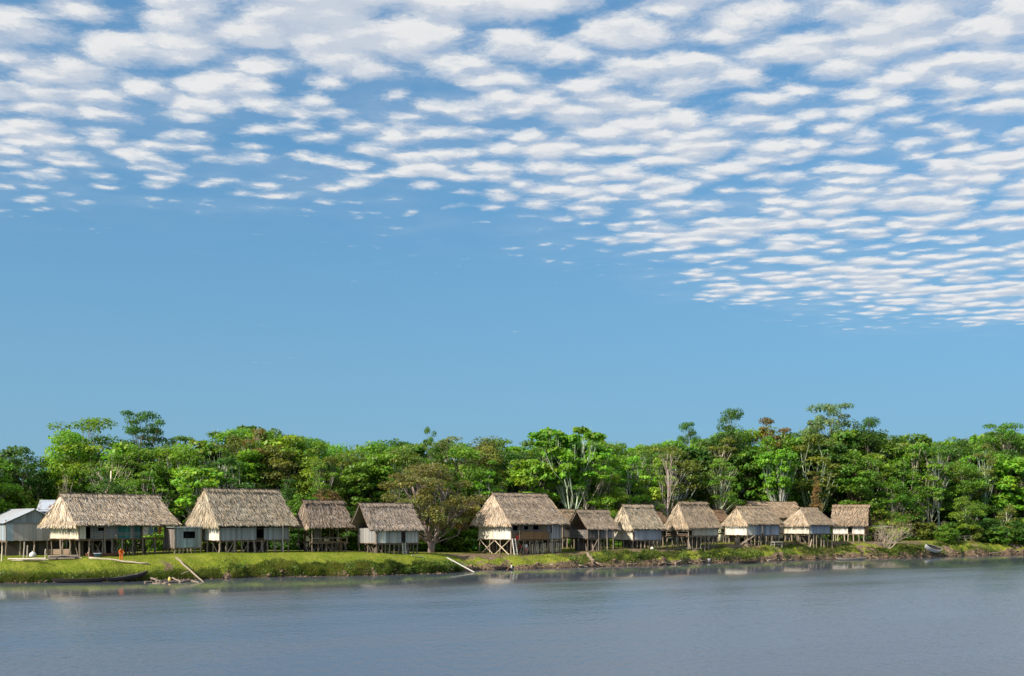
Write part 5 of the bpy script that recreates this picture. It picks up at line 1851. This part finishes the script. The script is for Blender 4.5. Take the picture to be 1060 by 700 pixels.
def person(label, loc, rz, pose, shirt, pants, h=1.6, long_dress=False):
    """pose: joints in metres for a 1.6 m figure, x right, y forward, z up"""
    P = pose
    s = h / 1.6
    vs, rad, ed, reg = [], [], [], []

    def v(p, r):
        vs.append(Vector(p) * s)
        rad.append(r * s)
        return len(vs) - 1

    def e(a, b, g):
        ed.append((a, b))
        reg.append(g)
        return b
    pel = v(P['pelvis'], .125)
    wst = e(pel, v(P['waist'], .115), 1)
    ch = e(wst, v(P['chest'], .135), 1)
    nk = e(ch, v(P['neck'], .05), 1)
    hd0 = e(nk, v(Vector(P['head']) - Vector((0, 0, .07)), .062), 0)
    hd = e(hd0, v(Vector(P['head']) + Vector((0, 0, .02)), .088), 0)
    tp = e(hd, v(Vector(P['head']) + Vector((0, 0, .10)), .06), 0)
    e(hd, v(Vector(P['head']) + Vector((0, .105, -.005)), .016), 0)          # nose
    for k in (-1, 1):
        e(hd, v(Vector(P['head']) + Vector((k * .095, 0, 0)), .018), 0)       # ears
    for k, sd_ in ((-1, 'l'), (1, 'r')):
        sh = e(ch, v(P['shoulder_' + sd_], .058), 1)
        el = e(sh, v(P['elbow_' + sd_], .042), 1 if long_dress else 2)
        wr = e(el, v(P['wrist_' + sd_], .030), 0)
        d = (Vector(P['wrist_' + sd_]) - Vector(P['elbow_' + sd_])).normalized()
        sv = d.cross(Vector((0, 1, .3))).normalized()
        pm = e(wr, v(Vector(P['wrist_' + sd_]) + d * .055, .032), 0)
        for j, (o_, l_) in enumerate(((-.026, .070), (-.009, .082), (.009, .078), (.026, .062))):
            b_ = Vector(P['wrist_' + sd_]) + d * .08 + sv * o_
            f1 = e(pm, v(b_, .010), 0)
            e(f1, v(b_ + d * l_ * .9 + Vector((0, .02, 0)), .008), 0)
        t1 = e(wr, v(Vector(P['wrist_' + sd_]) + d * .04 - sv * .040 * k, .011), 0)
        e(t1, v(Vector(P['wrist_' + sd_]) + d * .075 - sv * .058 * k + Vector((0, .015, 0)), .009), 0)
        hp = e(pel, v(P['hip_' + sd_], .092), 3)
        kn = e(hp, v(P['knee_' + sd_], .064), 3)
        an = e(kn, v(P['ankle_' + sd_], .040), 3 if long_dress else 0)
        ft = Vector(P['ankle_' + sd_]) + Vector((0, .04, -.05))
        f0 = e(an, v(ft, .042), 0)
        e(f0, v(ft + Vector((0, .13, -.012)), .030), 0)
    me = bpy.data.meshes.new('figure')
    me.from_pydata([tuple(q) for q in vs], ed, [])
    tmp = bpy.data.objects.new('figure', me)
    C.objects.link(tmp)
    mod = tmp.modifiers.new('skin', 'SKIN')
    for i, q in enumerate(me.skin_vertices[0].data):
        q.radius = (rad[i], rad[i])
        q.use_root = i == 0
    sub = tmp.modifiers.new('sub', 'SUBSURF')
    sub.levels = sub.render_levels = 1
    dg = bpy.context.evaluated_depsgraph_get()
    body = bpy.data.meshes.new_from_object(tmp.evaluated_get(dg))
    bpy.data.objects.remove(tmp)
    body.materials.clear()
    for m in (M_SKIN, shirt, shirt, pants):
        body.materials.append(m)
    segs = [(vs[a], vs[b], g) for (a, b), g in zip(ed, reg)]
    for p in body.polygons:
        c = p.center
        best, bg_ = 1e9, 0
        for a, b, g in segs:
            d = b - a
            t = max(0, min(1, (c - a).dot(d) / max(d.length_squared, 1e-9)))
            q = (a + d * t - c).length
            if q < best:
                best, bg_ = q, g
        p.material_index = bg_
        p.use_smooth = True
    E_ = empty('person', loc, rz, label, 'person')
    obj('body', body, E_)
    # hair cap, eyes
    hc = Vector(P['head']) * s
    mb = MB()
    for i in range(5):
        for j in range(12):
            th, ph = i / 4 * 1.75, j / 12 * 2 * math.pi
            y = math.sin(th) * math.sin(ph)
            mb.v.append(hc + Vector((math.sin(th) * math.cos(ph) * .098, y * .104 - .014 - .03 * max(0, -y), .035 + math.cos(th) * .105 - (.05 if y < -.3 and i == 4 else 0) + (.05 if y > .4 and i == 4 else 0))) * s)
    for i in range(4):
        for j in range(12):
            mb.f.append((i * 12 + j, (i + 1) * 12 + j, (i + 1) * 12 + (j + 1) % 12, i * 12 + (j + 1) % 12))
    mb.build('hair', M_HAIR, E_, True)
    for k in (-1, 1):
        ey = MB()
        lathe(ey, [(0.001, -.010), (.009, -.006), (.012, 0), (.009, .006), (.001, .010)], 6)
        ey.v = [q * s + hc + Vector((k * .035, .086, .012)) * s for q in ey.v]
        ey.build('eye', M_HAIR, E_)
    return E_


STAND = dict(pelvis=(0, 0, .86), waist=(0, 0, 1.0), chest=(0, 0, 1.22), neck=(0, .01, 1.36), head=(0, .03, 1.48), shoulder_l=(-.17, 0, 1.29), shoulder_r=(.17, 0, 1.29),
             elbow_l=(-.23, 0, 1.03), elbow_r=(.23, .02, 1.03), wrist_l=(-.23, .10, .82), wrist_r=(.22, .16, .84), hip_l=(-.09, 0, .82), hip_r=(.09, 0, .82), knee_l=(-.10, .04, .45), knee_r=(.10, .0, .45),
             ankle_l=(-.10, .03, .07), ankle_r=(.11, -.06, .07))
WALK = dict(STAND, knee_l=(-.09, .16, .47), ankle_l=(-.09, .10, .08), knee_r=(.09, -.02, .44), ankle_r=(.09, -.26, .09), wrist_l=(-.24, -.06, .82), wrist_r=(.23, .2, .86))
STOOP = dict(STAND, waist=(0, .05, .98), chest=(0, .20, 1.15), neck=(0, .29, 1.26), head=(0, .36, 1.35), shoulder_l=(-.17, .22, 1.20), shoulder_r=(.17, .22, 1.20), elbow_l=(-.21, .32, .97), elbow_r=(.21, .34, .97), wrist_l=(-.17, .46, .80), wrist_r=(.17, .48, .80))
SIT = dict(pelvis=(0, 0, .12), waist=(0, .02, .26), chest=(0, .06, .48), neck=(0, .09, .62), head=(0, .12, .74), shoulder_l=(-.17, .06, .55), shoulder_r=(.17, .06, .55), elbow_l=(-.24, .16, .32), elbow_r=(.24, .16, .32),
           wrist_l=(-.2, .36, .28), wrist_r=(.2, .36, .28), hip_l=(-.09, .02, .11), hip_r=(.09, .02, .11), knee_l=(-.13, .40, .32), knee_r=(.13, .40, .32), ankle_l=(-.12, .56, .06), ankle_r=(.12, .56, .06))
M_ORANGE = flat_mat('orange_cotton', (0.75, 0.16, 0.03))
M_RED = flat_mat('red_cotton', (0.52, 0.04, 0.04))
M_WHITEC = flat_mat('white_cotton', (0.78, 0.74, 0.70))
M_DARKC = flat_mat('dark_shorts', (0.05, 0.05, 0.07))
M_PINK = flat_mat('pink_cotton', (0.60, 0.28, 0.25))
person('person in orange clothes stooping over the pale log on the lawn', ray_ground(125.5, 582.5) + Vector((0, 0, .0)), R(200), STOOP, M_ORANGE, M_ORANGE, 1.65, True)
person('person in a white shirt sitting in the end of the small dark canoe', wl(530.2, 590.25, 0.04), R(92), SIT, M_WHITEC, M_DARKC, 1.55)
person('person in a red shirt walking beside the white ladder', ray_ground(538.5, 574.6), R(120), WALK, M_RED, M_DARKC, 1.5)
person('person in a white shirt and pink trousers under the big middle house', ray_ground(544.5, 574.2), R(170), STAND, M_WHITEC, M_PINK, 1.5, True)


# ------------------------------------------------------------------ telling twins apart
bpy.context.view_layer.update()
twins = {}
for o in scene.objects:
    if o.parent is None and o.get('label') and o.get('kind') is None:
        twins.setdefault(o['label'], []).append(o)
for lab, os_ in twins.items():
    if len(os_) < 2 or len(lab.split()) > 12:
        continue
    os_.sort(key=lambda q: q.location.x / max(q.location.y, 1))
    if len(os_) == 2:
        ad = ['left of the two', 'right of the two']
    elif len(os_) == 3:
        ad = ['left of the three', 'middle of the three', 'right of the three']
    else:
        continue
    for q, t_ in zip(os_, ad):
        q['label'] = lab + ', ' + t_
